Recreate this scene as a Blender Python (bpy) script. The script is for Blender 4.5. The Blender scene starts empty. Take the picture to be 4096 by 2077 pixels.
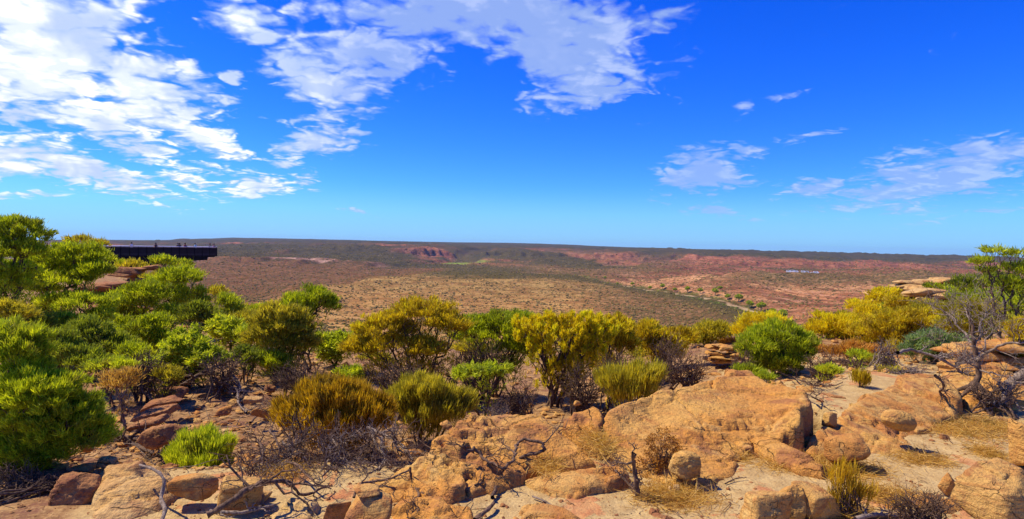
import bpy, bmesh, math, random
import numpy as np
from mathutils import Matrix, Vector

# ------------------------------------------------------------------ camera, sky, sun, exposure
W, Hh, F = 1024.0, 519.0, 610.0
CAMZ = 1.65
ROLL = 0.0195
PITCH = 14.5 / F
def hor(px): return 235.0 + 0.0195 * px

scene = bpy.context.scene
COL = scene.collection
f_ = np.array([0, math.cos(PITCH), -math.sin(PITCH)])
z_ = np.array([0, math.sin(PITCH), math.cos(PITCH)])
x_ = np.array([1.0, 0, 0])
r_ = math.cos(ROLL) * x_ + math.sin(ROLL) * z_
u_ = math.cos(ROLL) * z_ - math.sin(ROLL) * x_
CAM = np.array([0, 0, CAMZ])
cam = bpy.data.cameras.new('camera'); co = bpy.data.objects.new('camera', cam); COL.objects.link(co)
cam.sensor_width = 36.0; cam.lens = 36.0 * F / W; cam.clip_start = 0.05; cam.clip_end = 40000
co.matrix_world = Matrix(((r_[0], u_[0], -f_[0], CAM[0]), (r_[1], u_[1], -f_[1], CAM[1]), (r_[2], u_[2], -f_[2], CAM[2]), (0, 0, 0, 1)))
scene.camera = co
scene.view_settings.view_transform = 'Standard'; scene.view_settings.look = 'None'
scene.view_settings.exposure = 0.36; scene.view_settings.gamma = 1
scene.cycles.max_bounces = 5; scene.cycles.diffuse_bounces = 2; scene.cycles.glossy_bounces = 1
scene.cycles.transmission_bounces = 3; scene.cycles.volume_bounces = 0; scene.cycles.transparent_max_bounces = 4

SUN_EL, SUN_AZ = math.radians(54), math.radians(-78)      # azimuth from +Y towards +X
sd = Vector((math.cos(SUN_EL) * math.sin(SUN_AZ), math.cos(SUN_EL) * math.cos(SUN_AZ), math.sin(SUN_EL)))
sl = bpy.data.lights.new('sun', 'SUN'); sl.energy = 5.0; sl.angle = math.radians(0.5); sl.color = (1.0, 0.87, 0.65)
so = bpy.data.objects.new('sun', sl); COL.objects.link(so); so.rotation_euler = sd.to_track_quat('Z', 'Y').to_euler()

def dir_px(sx, sy):
    d = f_ + r_ * ((sx / 4 - 512) / F) + u_ * ((259.5 - sy / 4) / F)
    return d
def at(sx, sy, D):
    d = dir_px(sx, sy); return CAM + d * (D / d[1])
def on_z(sx, sy, z):
    d = dir_px(sx, sy); return CAM + d * ((z - CAMZ) / d[2])

class NT:
    """small helper round a node tree"""
    def __init__(s, tree): s.t = tree; s.n = tree.nodes; s.l = tree.links
    def add(s, typ, ins=None, **kw):
        n = s.n.new(typ)
        for k, v in kw.items(): setattr(n, k, v)
        for k, v in (ins or {}).items():
            i = n.inputs[k]
            if hasattr(v, 'is_linked') or isinstance(v, bpy.types.NodeSocket): s.l.new(v, i)
            else:
                if i.type == 'RGBA' and len(v) == 3: v = (*v, 1)
                i.default_value = v
        return n
    def math(s, op, a, b=0.0, c=0.0, clamp=False):
        n = s.add('ShaderNodeMath', {0: a, 1: b, 2: c}, operation=op); n.use_clamp = clamp; return n.outputs[0]
    def vmath(s, op, a, b=(0, 0, 0)):
        n = s.add('ShaderNodeVectorMath', {0: a, 1: b}, operation=op); return n
    def mix(s, fac, a, b, mode='MIX'):
        n = s.add('ShaderNodeMix', data_type='RGBA', blend_type=mode)
        for i, v in ((0, fac), (6, a), (7, b)):
            if isinstance(v, bpy.types.NodeSocket): s.l.new(v, n.inputs[i])
            else: n.inputs[i].default_value = (*v, 1) if i and len(v) == 3 else v
        return n.outputs[2]
    def noise(s, vec, scale, detail=4, rough=0.55, dist=0.0):
        return s.add('ShaderNodeTexNoise', {'Vector': vec, 'Scale': scale, 'Detail': detail, 'Roughness': rough, 'Distortion': dist}).outputs[0]
    def step(s, v, a, b, lo=0.0, hi=1.0, kind='SMOOTHSTEP'):
        n = s.add('ShaderNodeMapRange', {0: v, 1: a, 2: b, 3: lo, 4: hi}); n.interpolation_type = kind; return n.outputs[0]

world = bpy.data.worlds.new('World'); scene.world = world; world.use_nodes = True
wt = world.node_tree; wt.nodes.clear(); N = NT(wt)
sky = N.add('ShaderNodeTexSky', sky_type='NISHITA'); sky.sun_disc = False
sky.sun_elevation = SUN_EL; sky.sun_rotation = SUN_AZ; sky.altitude = 200; sky.air_density = 1.0; sky.dust_density = 0.3; sky.ozone_density = 3.0
tc = N.add('ShaderNodeTexCoord'); D0 = tc.outputs['Generated']
sep = N.add('ShaderNodeSeparateXYZ', {0: D0})
az = N.math('ARCTAN2', sep.outputs[0], sep.outputs[1]); el = N.math('ARCSINE', sep.outputs[2])
# deep polarised blue: saturate the physical sky
hs = N.add('ShaderNodeHueSaturation', {'Color': sky.outputs[0], 'Hue': 0.515, 'Saturation': 1.42, 'Value': 1.0}).outputs[0]
tint = N.mix(N.step(el, 0.0, 0.42), (0.25, 0.60, 1.20), (0.145, 0.57, 1.30))
skyc = N.mix(1.0, hs, tint, 'MULTIPLY')
skyc = N.mix(1.0, skyc, (0.135, 0.135, 0.135), 'MULTIPLY')
azel = N.add('ShaderNodeCombineXYZ', {0: az, 1: el, 2: 0.0}).outputs[0]
BL = [ # sx, sy, rx, ry, rot(deg, ccw), strength : where the banks of cloud stand in the sky
 (180,200,430,300,0,1.25),(560,330,330,170,-28,1.2),(350,470,540,100,-14,1.0),(760,520,260,60,-24,.95),(180,640,420,70,-14,1.0),(300,700,420,62,-6,1.2),(780,700,170,40,-12,.8),
 (1000,70,210,85,0,.95),(1120,140,110,60,10,.8),(1620,60,360,120,0,1.2),(2050,70,480,120,0,1.2),(2300,170,330,170,-18,1.2),(2350,340,210,90,15,1.1),(1300,330,190,110,-15,1.2),
 (1480,210,260,120,0,1.15),(1580,300,140,50,0,.85),(2600,60,170,110,0,.85),(1290,470,120,60,20,.8),(1260,560,180,55,12,1.1),(1040,725,160,42,-6,1.1),(1240,735,90,40,-20,.85),(1130,650,70,25,5,.8),
 (940,335,60,28,0,.8),(2800,690,150,85,15,1.3),(2970,620,110,26,12,.85),(3780,700,520,95,10,1.05),(3250,730,180,40,3,.85),(2870,855,130,24,0,.8),(3010,440,90,50,40,.62),(3170,390,120,25,-5,.62),
 (1440,846,70,9,-8,.9),(2570,460,90,35,25,.66),(3700,180,170,50,15,.40),(3300,70,110,60,30,.40),(3200,560,200,25,8,.55),(640,800,130,14,-3,.7),(80,780,200,16,0,.7),(3900,860,260,20,4,.6),(2650,800,90,18,0,.6)]
best = None
wn = N.add('ShaderNodeTexNoise', {'Vector': azel, 'Scale': 6.0, 'Detail': 3.0}); 
warp = N.vmath('MULTIPLY', N.vmath('SUBTRACT', wn.outputs[1], (0.5, 0.5, 0.5)).outputs[0], (0.11, 0.07, 0)).outputs[0]
azw = N.vmath('ADD', azel, warp).outputs[0]
for sx, sy, rx, ry, rot, st in BL:
    d = dir_px(sx, sy); d = d / np.linalg.norm(d); a0 = math.atan2(d[0], d[1]); e0 = math.asin(d[2])
    c = d[1]
    m = N.add('ShaderNodeMapping', {'Vector': azw, 'Location': (a0, e0, 0), 'Rotation': (0, 0, math.radians(rot)), 'Scale': (rx / 2440 * c * c * 1.32, ry / 2440 * c * 1.3, 1)}, vector_type='TEXTURE').outputs[0]
    v = N.math('MULTIPLY', N.math('SUBTRACT', 1.45, N.vmath('LENGTH', m).outputs[1]), st / 1.45)
    best = v if best is None else N.math('MAXIMUM', best, v)
inv = N.math('DIVIDE', 1.0, N.math('ADD', N.math('MAXIMUM', sep.outputs[2], 0.0), 0.19))
cp = N.vmath('SCALE', D0); wt.links.new(inv, cp.inputs['Scale']); cp = cp.outputs[0]
cps = N.vmath('MULTIPLY', cp, (1, 1, 0)).outputs[0]
n1 = N.noise(cps, 4.0, 8, 0.57, 0.1)
n2 = N.noise(N.vmath('ADD', cps, (0.06, -0.03, 0)).outputs[0], 4.0, 5, 0.57, 0.1)
pw = N.vmath('MULTIPLY', N.vmath('SUBTRACT', N.add('ShaderNodeTexNoise', {'Vector': cps, 'Scale': 6.0, 'Detail': 4.0}).outputs[1], (0.5, 0.5, 0.5)).outputs[0], (0.30, 0.30, 0)).outputs[0]
puff = N.add('ShaderNodeTexVoronoi', {'Vector': N.vmath('ADD', cps, pw).outputs[0], 'Scale': 9.0, 'Smoothness': 0.6}, feature='SMOOTH_F1')
pf = puff.outputs['Distance']
puff2 = N.add('ShaderNodeTexVoronoi', {'Vector': N.vmath('ADD', cps, pw).outputs[0], 'Scale': 21.0, 'Smoothness': 0.5}, feature='SMOOTH_F1')
pf = N.math('ADD', N.math('MULTIPLY', pf, 0.55), N.math('MULTIPLY', puff2.outputs['Distance'], 0.45))
dens = N.math('ADD', N.math('MULTIPLY', N.math('SUBTRACT', best, 0.16), 1.3), N.math('SUBTRACT', N.math('MULTIPLY', N.math('SUBTRACT', n1, 0.5), 1.9), N.math('MULTIPLY', N.math('SUBTRACT', pf, 0.31), 1.5)))
leftness = N.step(az, -0.40, -0.22, 1, 0)
cover = N.math('MULTIPLY', N.step(dens, 0.0, 0.62), N.math('ADD', 0.80, N.math('MULTIPLY', leftness, 0.20)))
thin = N.math('MULTIPLY', cover, N.step(best, 0.15, 0.5, 0.4, 1.0))
thin = N.math('MULTIPLY', thin, N.step(best, 0.0, 0.16, 0.0, 1.0))
thin = N.math('MULTIPLY', thin, N.step(az, 0.18, 0.30, 1.0, 0.88))
core = N.noise(N.vmath('ADD', azw, (3.1, 1.7, 0)).outputs[0], 7.5, 4, 0.55)
grey = N.math('MULTIPLY', N.step(core, 0.47, 0.60), N.step(best, 0.2, 0.55))
lit = N.math('ADD', N.math('SUBTRACT', 0.72, N.math('MULTIPLY', N.math('SUBTRACT', pf, 0.25), 2.2)), N.math('MULTIPLY', N.math('SUBTRACT', n1, n2), 4.0), clamp=True)
bright = N.mix(leftness, (0.44, 0.54, 0.78), (0.90, 0.93, 0.95))
dark = N.mix(leftness, (0.28, 0.40, 0.70), (0.44, 0.56, 0.82))
cl = N.mix(N.step(lit, 0.1, 0.9), dark, bright)
cl = N.mix(N.math('MULTIPLY', grey, 0.85), cl, dark)
cl = N.mix(N.math('MULTIPLY', leftness, N.math('MULTIPLY', N.step(dens, 0.25, 0.8), 0.45)), cl, N.mix(N.math('MULTIPLY', grey, 0.9), (1.0, 1.0, 0.97), (0.36, 0.46, 0.70)))
full = N.mix(thin, skyc, cl)
# a pale veil low over the horizon
veil = N.math('MULTIPLY', N.step(el, -0.01, 0.10, 1, 0), 0.72)
full = N.mix(veil, full, (0.25, 0.52, 0.86))
fs = N.vmath('SCALE', full); fs.inputs['Scale'].default_value = 1 / 0.135
bg = N.add('ShaderNodeBackground', {'Color': fs.outputs[0], 'Strength': 0.135})
wo = N.add('ShaderNodeOutputWorld', {0: bg.outputs[0]})

# ------------------------------------------------------------------ helpers
rng = np.random.default_rng(7)
random.seed(7)
_perm = np.random.default_rng(3).permutation(4096).astype(np.int64)
_grad = np.random.default_rng(4).normal(size=(4096, 3)); _grad /= np.linalg.norm(_grad, axis=1)[:, None]
def perlin(P):
    P = np.asarray(P, float); i = np.floor(P).astype(np.int64); f = P - i
    w = f * f * f * (f * (f * 6 - 15) + 10); out = 0
    for dx in (0, 1):
        for dy in (0, 1):
            for dz in (0, 1):
                h = _perm[(i[..., 0] + dx) & 4095]; h = _perm[(h + i[..., 1] + dy) & 4095]; h = _perm[(h + i[..., 2] + dz) & 4095]
                g = _grad[h]
                d = g[..., 0] * (f[..., 0] - dx) + g[..., 1] * (f[..., 1] - dy) + g[..., 2] * (f[..., 2] - dz)
                wx = w[..., 0] if dx else 1 - w[..., 0]; wy = w[..., 1] if dy else 1 - w[..., 1]; wz = w[..., 2] if dz else 1 - w[..., 2]
                out = out + d * wx * wy * wz
    return out * 1.5
def fbm(P, oct=4, gain=0.5, ridge=False):
    P = np.asarray(P, float); a = 1.0; s = 0; t = 0
    for k in range(oct):
        v = perlin(P * (2.03 ** k) + 17.3 * k)
        if ridge: v = 1 - 2 * np.abs(v)
        s = s + a * v; t += a; a *= gain
    return s / t
def xyz(X, Y, Z=0.0): return np.stack([X, Y, np.broadcast_to(Z, np.shape(X))], -1)
def ss(v, a, b):
    t = np.clip((v - a) / (b - a), 0, 1); return t * t * (3 - 2 * t)

def mk(name, V, Fc, mat, parent=None, smooth=True, attrs=None, cols=None):
    """V (n,3), Fc (m,3|4) or list of such -> one mesh object"""
    me = bpy.data.meshes.new(name)
    if not isinstance(Fc, list): Fc = [Fc]
    Fc = [np.asarray(a, np.int32) for a in Fc if len(a)]
    V = np.asarray(V, np.float32)
    me.vertices.add(len(V)); me.vertices.foreach_set('co', V.ravel())
    nl = sum(a.size for a in Fc); nf = sum(len(a) for a in Fc)
    me.loops.add(nl); me.loops.foreach_set('vertex_index', np.concatenate([a.ravel() for a in Fc]))
    me.polygons.add(nf)
    tot = np.concatenate([np.full(len(a), a.shape[1], np.int32) for a in Fc])
    st = np.concatenate([[0], np.cumsum(tot)[:-1]]).astype(np.int32)
    me.polygons.foreach_set('loop_start', st); me.polygons.foreach_set('loop_total', tot)
    me.polygons.foreach_set('use_smooth', np.full(nf, smooth))
    for k, v in (attrs or {}).items():
        a = me.attributes.new(k, 'FLOAT', 'POINT'); a.data.foreach_set('value', np.asarray(v, np.float32))
    for k, v in (cols or {}).items():
        a = me.attributes.new(k, 'FLOAT_COLOR', 'POINT'); a.data.foreach_set('color', np.concatenate([v, np.ones((len(v), 1))], 1).astype(np.float32).ravel())
    me.update(calc_edges=True); me.validate()
    if mat: me.materials.append(mat)
    o = bpy.data.objects.new(name, me); COL.objects.link(o)
    if parent: o.parent = parent
    return o
def tag(o, label=None, cat=None, group=None, kind=None):
    for k, v in (('label', label), ('category', cat), ('group', group), ('kind', kind)):
        if v: o[k] = v
    return o
def empty(name, loc, label, cat, group=None):
    o = bpy.data.objects.new(name, None); o.location = loc; o.empty_display_size = 0.2; COL.objects.link(o)
    return tag(o, label, cat, group)
def grid_faces(nr, nc, keep=None):
    i = np.arange(nr - 1)[:, None] * nc + np.arange(nc - 1)[None, :]
    q = np.stack([i, i + 1, i + nc + 1, i + nc], -1).reshape(-1, 4)
    return q if keep is None else q[keep[q].any(1)]

# ------------------------------------------------------------------ materials
def mat_new(name):
    m = bpy.data.materials.new(name); m.use_nodes = True; m.node_tree.nodes.clear(); return m, NT(m.node_tree)
def finish(Nt, bsdf): Nt.add('ShaderNodeOutputMaterial', {0: bsdf})

def mat_rock(name, cA, cB, cC, crack=1.0, sc=1.0):
    m, n = mat_new(name)
    g = n.add('ShaderNodeNewGeometry'); P = g.outputs['Position']
    big = n.noise(P, 1.1 * sc, 5, 0.6, 0.6); med = n.noise(P, 6 * sc, 6, 0.62); fine = n.noise(P, 45 * sc, 4, 0.6)
    strat = n.noise(n.vmath('MULTIPLY', P, (1.3, 1.6, 11)).outputs[0], 1.6 * sc, 5, 0.6, 0.8)
    c = n.mix(n.step(big, 0.40, 0.60), cA, cB)
    c = n.mix(n.math('MULTIPLY', n.step(med, 0.52, 0.70), 0.75), c, cC)
    c = n.mix(n.math('MULTIPLY', n.step(strat, 0.50, 0.66), 0.45), c, cC)
    # lichen and dust
    c = n.mix(n.math('MULTIPLY', n.step(n.noise(P, 3.1 * sc, 7, 0.7), 0.56, 0.68), 0.55), c, (0.68, 0.46, 0.155))
    c = n.mix(n.math('MULTIPLY', n.step(n.noise(P, 17 * sc, 6, 0.7), 0.60, 0.70), 0.35), c, (0.16, 0.075, 0.035))
    c = n.mix(n.math('MULTIPLY', n.step(fine, 0.3, 0.7, 0.35, 0.0), 1.0), c, (0.10, 0.05, 0.02))
    c = n.mix(n.math('MULTIPLY', n.step(n.noise(n.vmath('ADD', P, (7.1, 3.3, 1.9)).outputs[0], 1.7 * sc, 7, 0.68, 0.8), 0.53, 0.63), 0.65), c, (0.25, 0.095, 0.045))
    # cracks
    wp = n.vmath('ADD', P, n.vmath('SCALE', n.add('ShaderNodeTexNoise', {'Vector': P, 'Scale': 3.0 * sc, 'Detail': 5.0}).outputs[1]).outputs[0]).outputs[0]
    wp = n.vmath('ADD', n.vmath('MULTIPLY', P, (.75, .75, .75)).outputs[0], n.vmath('MULTIPLY', wp, (.25, .25, .25)).outputs[0]).outputs[0]
    v1 = n.add('ShaderNodeTexVoronoi', {'Vector': n.vmath('MULTIPLY', wp, (.8, 1.3, 2.2)).outputs[0], 'Scale': 2.6 * sc}, feature='DISTANCE_TO_EDGE').outputs[0]
    ck = n.math('SUBTRACT', 1.0, n.step(v1, 0.0, n.math('MULTIPLY', n.step(n.noise(P, 4 * sc, 3), .35, .7), 0.030)), clamp=True)
    ck = n.math('MULTIPLY', ck, n.step(n.noise(P, 2.2 * sc, 3), 0.47, 0.56))
    c = n.mix(n.math('MULTIPLY', ck, 0.5 * crack), c, (0.07, 0.035, 0.018))
    h = n.math('ADD', n.math('MULTIPLY', med, 0.55), n.math('MULTIPLY', fine, 0.32))
    h = n.math('ADD', h, n.math('MULTIPLY', strat, 0.55))
    h = n.math('SUBTRACT', h, n.math('MULTIPLY', ck, 0.35 * crack))
    b = n.add('ShaderNodeBump', {'Height': h, 'Strength': 1.0, 'Distance': 0.055 / sc})
    s = n.add('ShaderNodeBsdfPrincipled', {'Base Color': c, 'Roughness': 0.92, 'Normal': b.outputs[0], 'Specular IOR Level': 0.15})
    finish(n, s.outputs[0]); return m
M_rock = mat_rock('sandstone', (0.63, 0.355, 0.088), (0.60, 0.28, 0.058), (0.42, 0.165, 0.045))
M_rock_red = mat_rock('red_sandstone', (0.34, 0.14, 0.055), (0.44, 0.21, 0.07), (0.20, 0.07, 0.035), sc=1.6)
M_rock_orange = mat_rock('orange_sandstone', (0.56, 0.25, 0.055), (0.62, 0.36, 0.10), (0.38, 0.13, 0.035), sc=1.8)
M_rock_pale = mat_rock('pale_sandstone', (0.64, 0.43, 0.17), (0.60, 0.35, 0.11), (0.42, 0.21, 0.07), sc=1.0)

def mat_ground():
    m, n = mat_new('ground_sand_and_rubble')
    P = n.add('ShaderNodeNewGeometry').outputs['Position']
    att = n.add('ShaderNodeAttribute', attribute_name='sand').outputs['Fac']
    big = n.noise(P, 0.9, 6, 0.62, 0.5); med = n.noise(P, 7, 6, 0.65); fine = n.noise(P, 60, 3, 0.6)
    sand = n.mix(n.step(med, 0.35, 0.7), (0.55, 0.395, 0.165), (0.43, 0.285, 0.11))
    spk = n.add('ShaderNodeTexVoronoi', {'Vector': P, 'Scale': 38.0}); 
    sand = n.mix(n.math('MULTIPLY', n.step(n.noise(P, 30, 3, 0.7), 0.60, 0.68), 0.7), sand, (0.22, 0.11, 0.045))
    soil = n.mix(n.step(med, 0.4, 0.62), (0.24, 0.125, 0.05), (0.45, 0.27, 0.105))
    soil = n.mix(n.step(n.noise(P, 2.2, 5, 0.7), 0.5, 0.62), soil, (0.20, 0.09, 0.05))
    soil = n.mix(n.step(spk.outputs['Distance'], 0.1, 0.5, 0.35, 0.0), soil, (0.56, 0.37, 0.16))
    rockc = n.mix(n.step(med, 0.4, 0.66), (0.55, 0.29, 0.11), (0.45, 0.18, 0.07))
    f2 = n.step(n.math('ADD', att, n.math('MULTIPLY', n.math('SUBTRACT', big, 0.5), 1.3)), 0.38, 0.62)
    c = n.mix(f2, soil, sand)
    c = n.mix(n.math('MULTIPLY', n.step(n.noise(P, 1.5, 6, 0.6, 1.0), 0.55, 0.58), n.step(att, 0.4, 0.7)), c, rockc)
    c = n.mix(n.math('MULTIPLY', n.step(fine, 0.35, 0.65, 0.3, 0.0), 1.0), c, (0.18, 0.10, 0.05))
    h = n.math('ADD', n.math('ADD', n.math('MULTIPLY', med, 0.7), n.math('MULTIPLY', fine, 0.35)), n.math('MULTIPLY', n.noise(P, 3.5, 3, 0.5), 1.2))
    b = n.add('ShaderNodeBump', {'Height': h, 'Strength': 0.8, 'Distance': 0.035})
    s = n.add('ShaderNodeBsdfPrincipled', {'Base Color': c, 'Roughness': 0.95, 'Normal': b.outputs[0], 'Specular IOR Level': 0.1})
    finish(n, s.outputs[0]); return m
def mat_hills():
    m, n = mat_new('scrub_covered_hills')
    P = n.add('ShaderNodeNewGeometry').outputs['Position']
    nrm = n.add('ShaderNodeNewGeometry').outputs['Normal']
    slope = n.math('SUBTRACT', 1.0, n.add('ShaderNodeSeparateXYZ', {0: nrm}).outputs[2])
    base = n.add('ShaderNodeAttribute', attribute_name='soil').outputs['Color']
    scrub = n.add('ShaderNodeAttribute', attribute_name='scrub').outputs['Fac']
    rocky = n.add('ShaderNodeAttribute', attribute_name='rocky').outputs['Fac']
    med = n.noise(P, 0.035, 6, 0.62, 0.4); fn = n.noise(P, 0.16, 6, 0.7); ff = n.noise(P, 0.55, 3, 0.7)
    c = n.mix(n.step(med, 0.38, 0.62), base, n.mix(1.0, base, (0.60, 0.50, 0.50), 'MULTIPLY'))
    c = n.mix(n.math('MULTIPLY', n.step(n.noise(P, 0.09, 7, 0.8, 0.5), 0.50, 0.60), 0.6), c, n.mix(1.0, base, (0.42, 0.36, 0.36), 'MULTIPLY'))
    pale = n.math('MULTIPLY', n.step(n.noise(P, 0.22, 6, 0.75), 0.56, 0.66), 0.8)
    c = n.mix(pale, c, n.mix(0.5, n.mix(1.0, base, (1.3, 1.3, 1.3), 'MULTIPLY'), (0.46, 0.29, 0.14)))
    # strata: level bands of ledge and scree on the rocky slopes
    wob = n.math('MULTIPLY', n.math('SUBTRACT', n.noise(P, 0.012, 5, 0.6), 0.5), 22)
    zz = n.math('ADD', n.add('ShaderNodeSeparateXYZ', {0: P}).outputs[2], wob)
    sv = n.add('ShaderNodeCombineXYZ', {0: n.math('MULTIPLY', zz, 0.5), 1: n.math('MULTIPLY', n.add('ShaderNodeSeparateXYZ', {0: P}).outputs[0], 0.012), 2: n.math('MULTIPLY', n.add('ShaderNodeSeparateXYZ', {0: P}).outputs[1], 0.004)}).outputs[0]
    band = n.noise(sv, 1.2, 5, 0.75)
    c = n.mix(n.math('MULTIPLY', n.step(band, 0.50, 0.58), n.math('MULTIPLY', rocky, 0.95)), c, (0.13, 0.05, 0.03))
    c = n.mix(n.math('MULTIPLY', n.step(band, 0.44, 0.36), n.math('MULTIPLY', rocky, 0.7)), c, (0.50, 0.27, 0.16))
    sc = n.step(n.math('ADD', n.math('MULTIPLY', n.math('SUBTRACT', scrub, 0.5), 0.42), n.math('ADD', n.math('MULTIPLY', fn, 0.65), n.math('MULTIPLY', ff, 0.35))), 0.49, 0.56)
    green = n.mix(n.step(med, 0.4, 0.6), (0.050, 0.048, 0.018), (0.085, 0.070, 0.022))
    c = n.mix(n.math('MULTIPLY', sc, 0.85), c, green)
    b = n.add('ShaderNodeBump', {'Height': n.math('ADD', n.math('MULTIPLY', fn, 1.0), n.math('MULTIPLY', band, 1.0)), 'Strength': 0.7, 'Distance': 2.5})
    s = n.add('ShaderNodeBsdfPrincipled', {'Base Color': c, 'Roughness': 1.0, 'Normal': b.outputs[0], 'Specular IOR Level': 0.0})
    finish(n, s.outputs[0]); return m
_fm = {}
def mat_leaf(key, c1, c2, c3):
    """c1 darkest leaf, c2 common leaf, c3 young tips; 'var' is a random number per leaf"""
    if key in _fm: return _fm[key]
    m, n = mat_new('foliage_' + key)
    v = n.add('ShaderNodeAttribute', attribute_name='var').outputs['Fac']
    c1, c2, c3 = [tuple(min(.85, q * 2.35) for q in cc) for cc in (c1, c2, c3)]; c = n.mix(n.step(v, 0.0, 0.55), c1, c2); c = n.mix(n.step(v, 0.55, 1.0), c, c3); c = n.mix(n.math('MULTIPLY', n.step(n.noise(n.add('ShaderNodeNewGeometry').outputs['Position'], 5.0, 3, .7), .54, .70), .55), c, (0.30, 0.22, 0.05))
    d = n.add('ShaderNodeBsdfPrincipled', {'Base Color': c, 'Roughness': 0.62, 'Specular IOR Level': 0.25})
    t = n.add('ShaderNodeBsdfTranslucent', {'Color': n.mix(1.0, c, (1.1, 1.08, 0.6), 'MULTIPLY')})
    s = n.add('ShaderNodeMixShader', {0: 0.48, 1: d.outputs[0], 2: t.outputs[0]})
    finish(n, s.outputs[0]); _fm[key] = m; return m
LEAF = {
 'green':  ((0.060, 0.075, 0.004), (0.175, 0.205, 0.006), (0.340, 0.370, 0.010)),
 'deep':   ((0.045, 0.058, 0.006), (0.110, 0.132, 0.009), (0.200, 0.225, 0.014)),
 'lime':   ((0.090, 0.110, 0.006), (0.215, 0.250, 0.010), (0.360, 0.380, 0.018)),
 'olive':  ((0.095, 0.088, 0.008), (0.215, 0.185, 0.011), (0.350, 0.290, 0.016)),
 'gold':   ((0.120, 0.085, 0.005), (0.270, 0.195, 0.006), (0.430, 0.330, 0.008)),
 'yellow': ((0.210, 0.150, 0.004), (0.400, 0.285, 0.005), (0.500, 0.370, 0.008)),
 'grey':   ((0.050, 0.075, 0.022), (0.110, 0.155, 0.048), (0.180, 0.230, 0.080)),
 'bronze': ((0.105, 0.065, 0.004), (0.235, 0.145, 0.006), (0.370, 0.240, 0.010)),
 'rust':   ((0.120, 0.055, 0.012), (0.250, 0.120, 0.020), (0.360, 0.200, 0.035)),
 'straw':  ((0.160, 0.085, 0.015), (0.270, 0.165, 0.035), (0.370, 0.250, 0.070))}
def leafmat(k): return mat_leaf(k, *LEAF[k])
def mat_bark(name, a, b):
    m, n = mat_new(name)
    P = n.add('ShaderNodeNewGeometry').outputs['Position']
    k = n.noise(n.vmath('MULTIPLY', P, (1, 1, 0.5)).outputs[0], 45, 5, 0.7); k2 = n.noise(P, 5, 4, 0.6)
    c = n.mix(n.step(k, 0.35, 0.65), a, b); c = n.mix(n.math('MULTIPLY', n.step(k2, 0.5, 0.7), 0.5), c, (0.06, 0.04, 0.03))
    bp = n.add('ShaderNodeBump', {'Height': k, 'Strength': 0.9, 'Distance': 0.01})
    s = n.add('ShaderNodeBsdfPrincipled', {'Base Color': c, 'Roughness': 0.9, 'Normal': bp.outputs[0], 'Specular IOR Level': 0.2})
    finish(n, s.outputs[0]); return m
M_bark = mat_bark('dark_bark', (0.060, 0.036, 0.022), (0.19, 0.12, 0.07))
M_grey = mat_bark('weathered_dead_wood', (0.12, 0.085, 0.06), (0.34, 0.26, 0.19))
M_dead = mat_bark('dark_dead_wood', (0.065, 0.038, 0.022), (0.22, 0.135, 0.080))
def mat_plain(name, c, rough=0.7, metal=0.0):
    m, n = mat_new(name)
    P = n.add('ShaderNodeNewGeometry').outputs['Position']
    k = n.noise(P, 3.0, 4, 0.6)
    cc = n.mix(n.step(k, 0.3, 0.7), c, tuple(v * 0.78 for v in c))
    s = n.add('ShaderNodeBsdfPrincipled', {'Base Color': cc, 'Roughness': rough, 'Metallic': metal, 'Specular IOR Level': 0.1 if rough > .6 else .5})
    finish(n, s.outputs[0]); return m

# ------------------------------------------------------------------ the shape of the land
TX = np.array([-300, 0, 128, 256, 320, 384, 440, 512, 640, 768, 896, 1024, 1324.])
TD = np.array([20, 30, 45, 60, 100, 200, 300, 400, 550, 700, 850, 1000, 1200, 1420, 1460, 1700, 1980, 2020, 2290, 2350, 2600, 3200, 5000, 7500.])
TO = np.array([
 [62,64,70,92,104,112,112,112,110,105,92,80,75],
 [50,50,58,95,106,115,114,114,112,102,72,58,55],
 [40,38,40,95,106,112,112,112,110,98,50,42,42],
 [45,48,55,96,104,110,110,110,110,98,55,50,50],
 [90,95,98,100,104,108,109,110,110,100,80,75,75],
 [105,105,105,105,106,108,109,110,108,100,90,85,85],
 [96,96,96,96,98,100,102,104,102,98,85,80,80],
 [84,84,84,80,82,84,85,86,86,86,75,70,70],
 [68,68,68,61,60,62,63,63,62,62,56,50,48],
 [54,54,54,56,43,48,48,49,48,42,38,38,38],
 [44,44,44,45,47,33,35,35,40,27,26,28,28],
 [37,37,36,36,38,37,27,28,34,18,16,15,15],
 [29,29,28,28,29,30,31,30,25,26,22,20,20],
 [24.5,24.5,24,23.5,25,26,27,27,22.5,24.5,21,19,19],
 [20.5,20.5,20,19.5,20.5,22,26,26,19,24,20,18.5,18.5],
 [18.5,18.5,18,17,18,19,24,24,18,21,19,18,18],
 [16,16,15,14.5,15.5,17,22,20,17,18,17.5,17.5,17.5],
 [14.5,14.5,13.5,12.5,13.5,16,20,18,16,14,14.5,15.5,15.5],
 [13,13,12,11,11,12,16,14,14.5,12.5,12.5,13,13],
 [12,12,11,9,9,10,9,9.5,9.5,11.5,12,12,12],
 [11,11,10,7.5,7,7,7,7.5,7.5,8.5,10,10.5,10.5],
 [9,9,8,5,4,4,5,5,5,4,5,6,6],
 [4,5,2.5,-2,-2,-1.5,-1.5,-2,0,1.2,2.6,3.8,5],
 [8,8,6,4,4,4,4,4,4,6,7,8,9.]])
LTD = np.log(TD)
RIVER = np.array([on_z(a, b, -54)[:2] for a, b in ((2300, 1100), (2380, 1118), (2500, 1135), (2640, 1160), (2800, 1187), (2950, 1217), (3080, 1250), (3180, 1292), (3260, 1345), (3330, 1420))])
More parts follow.
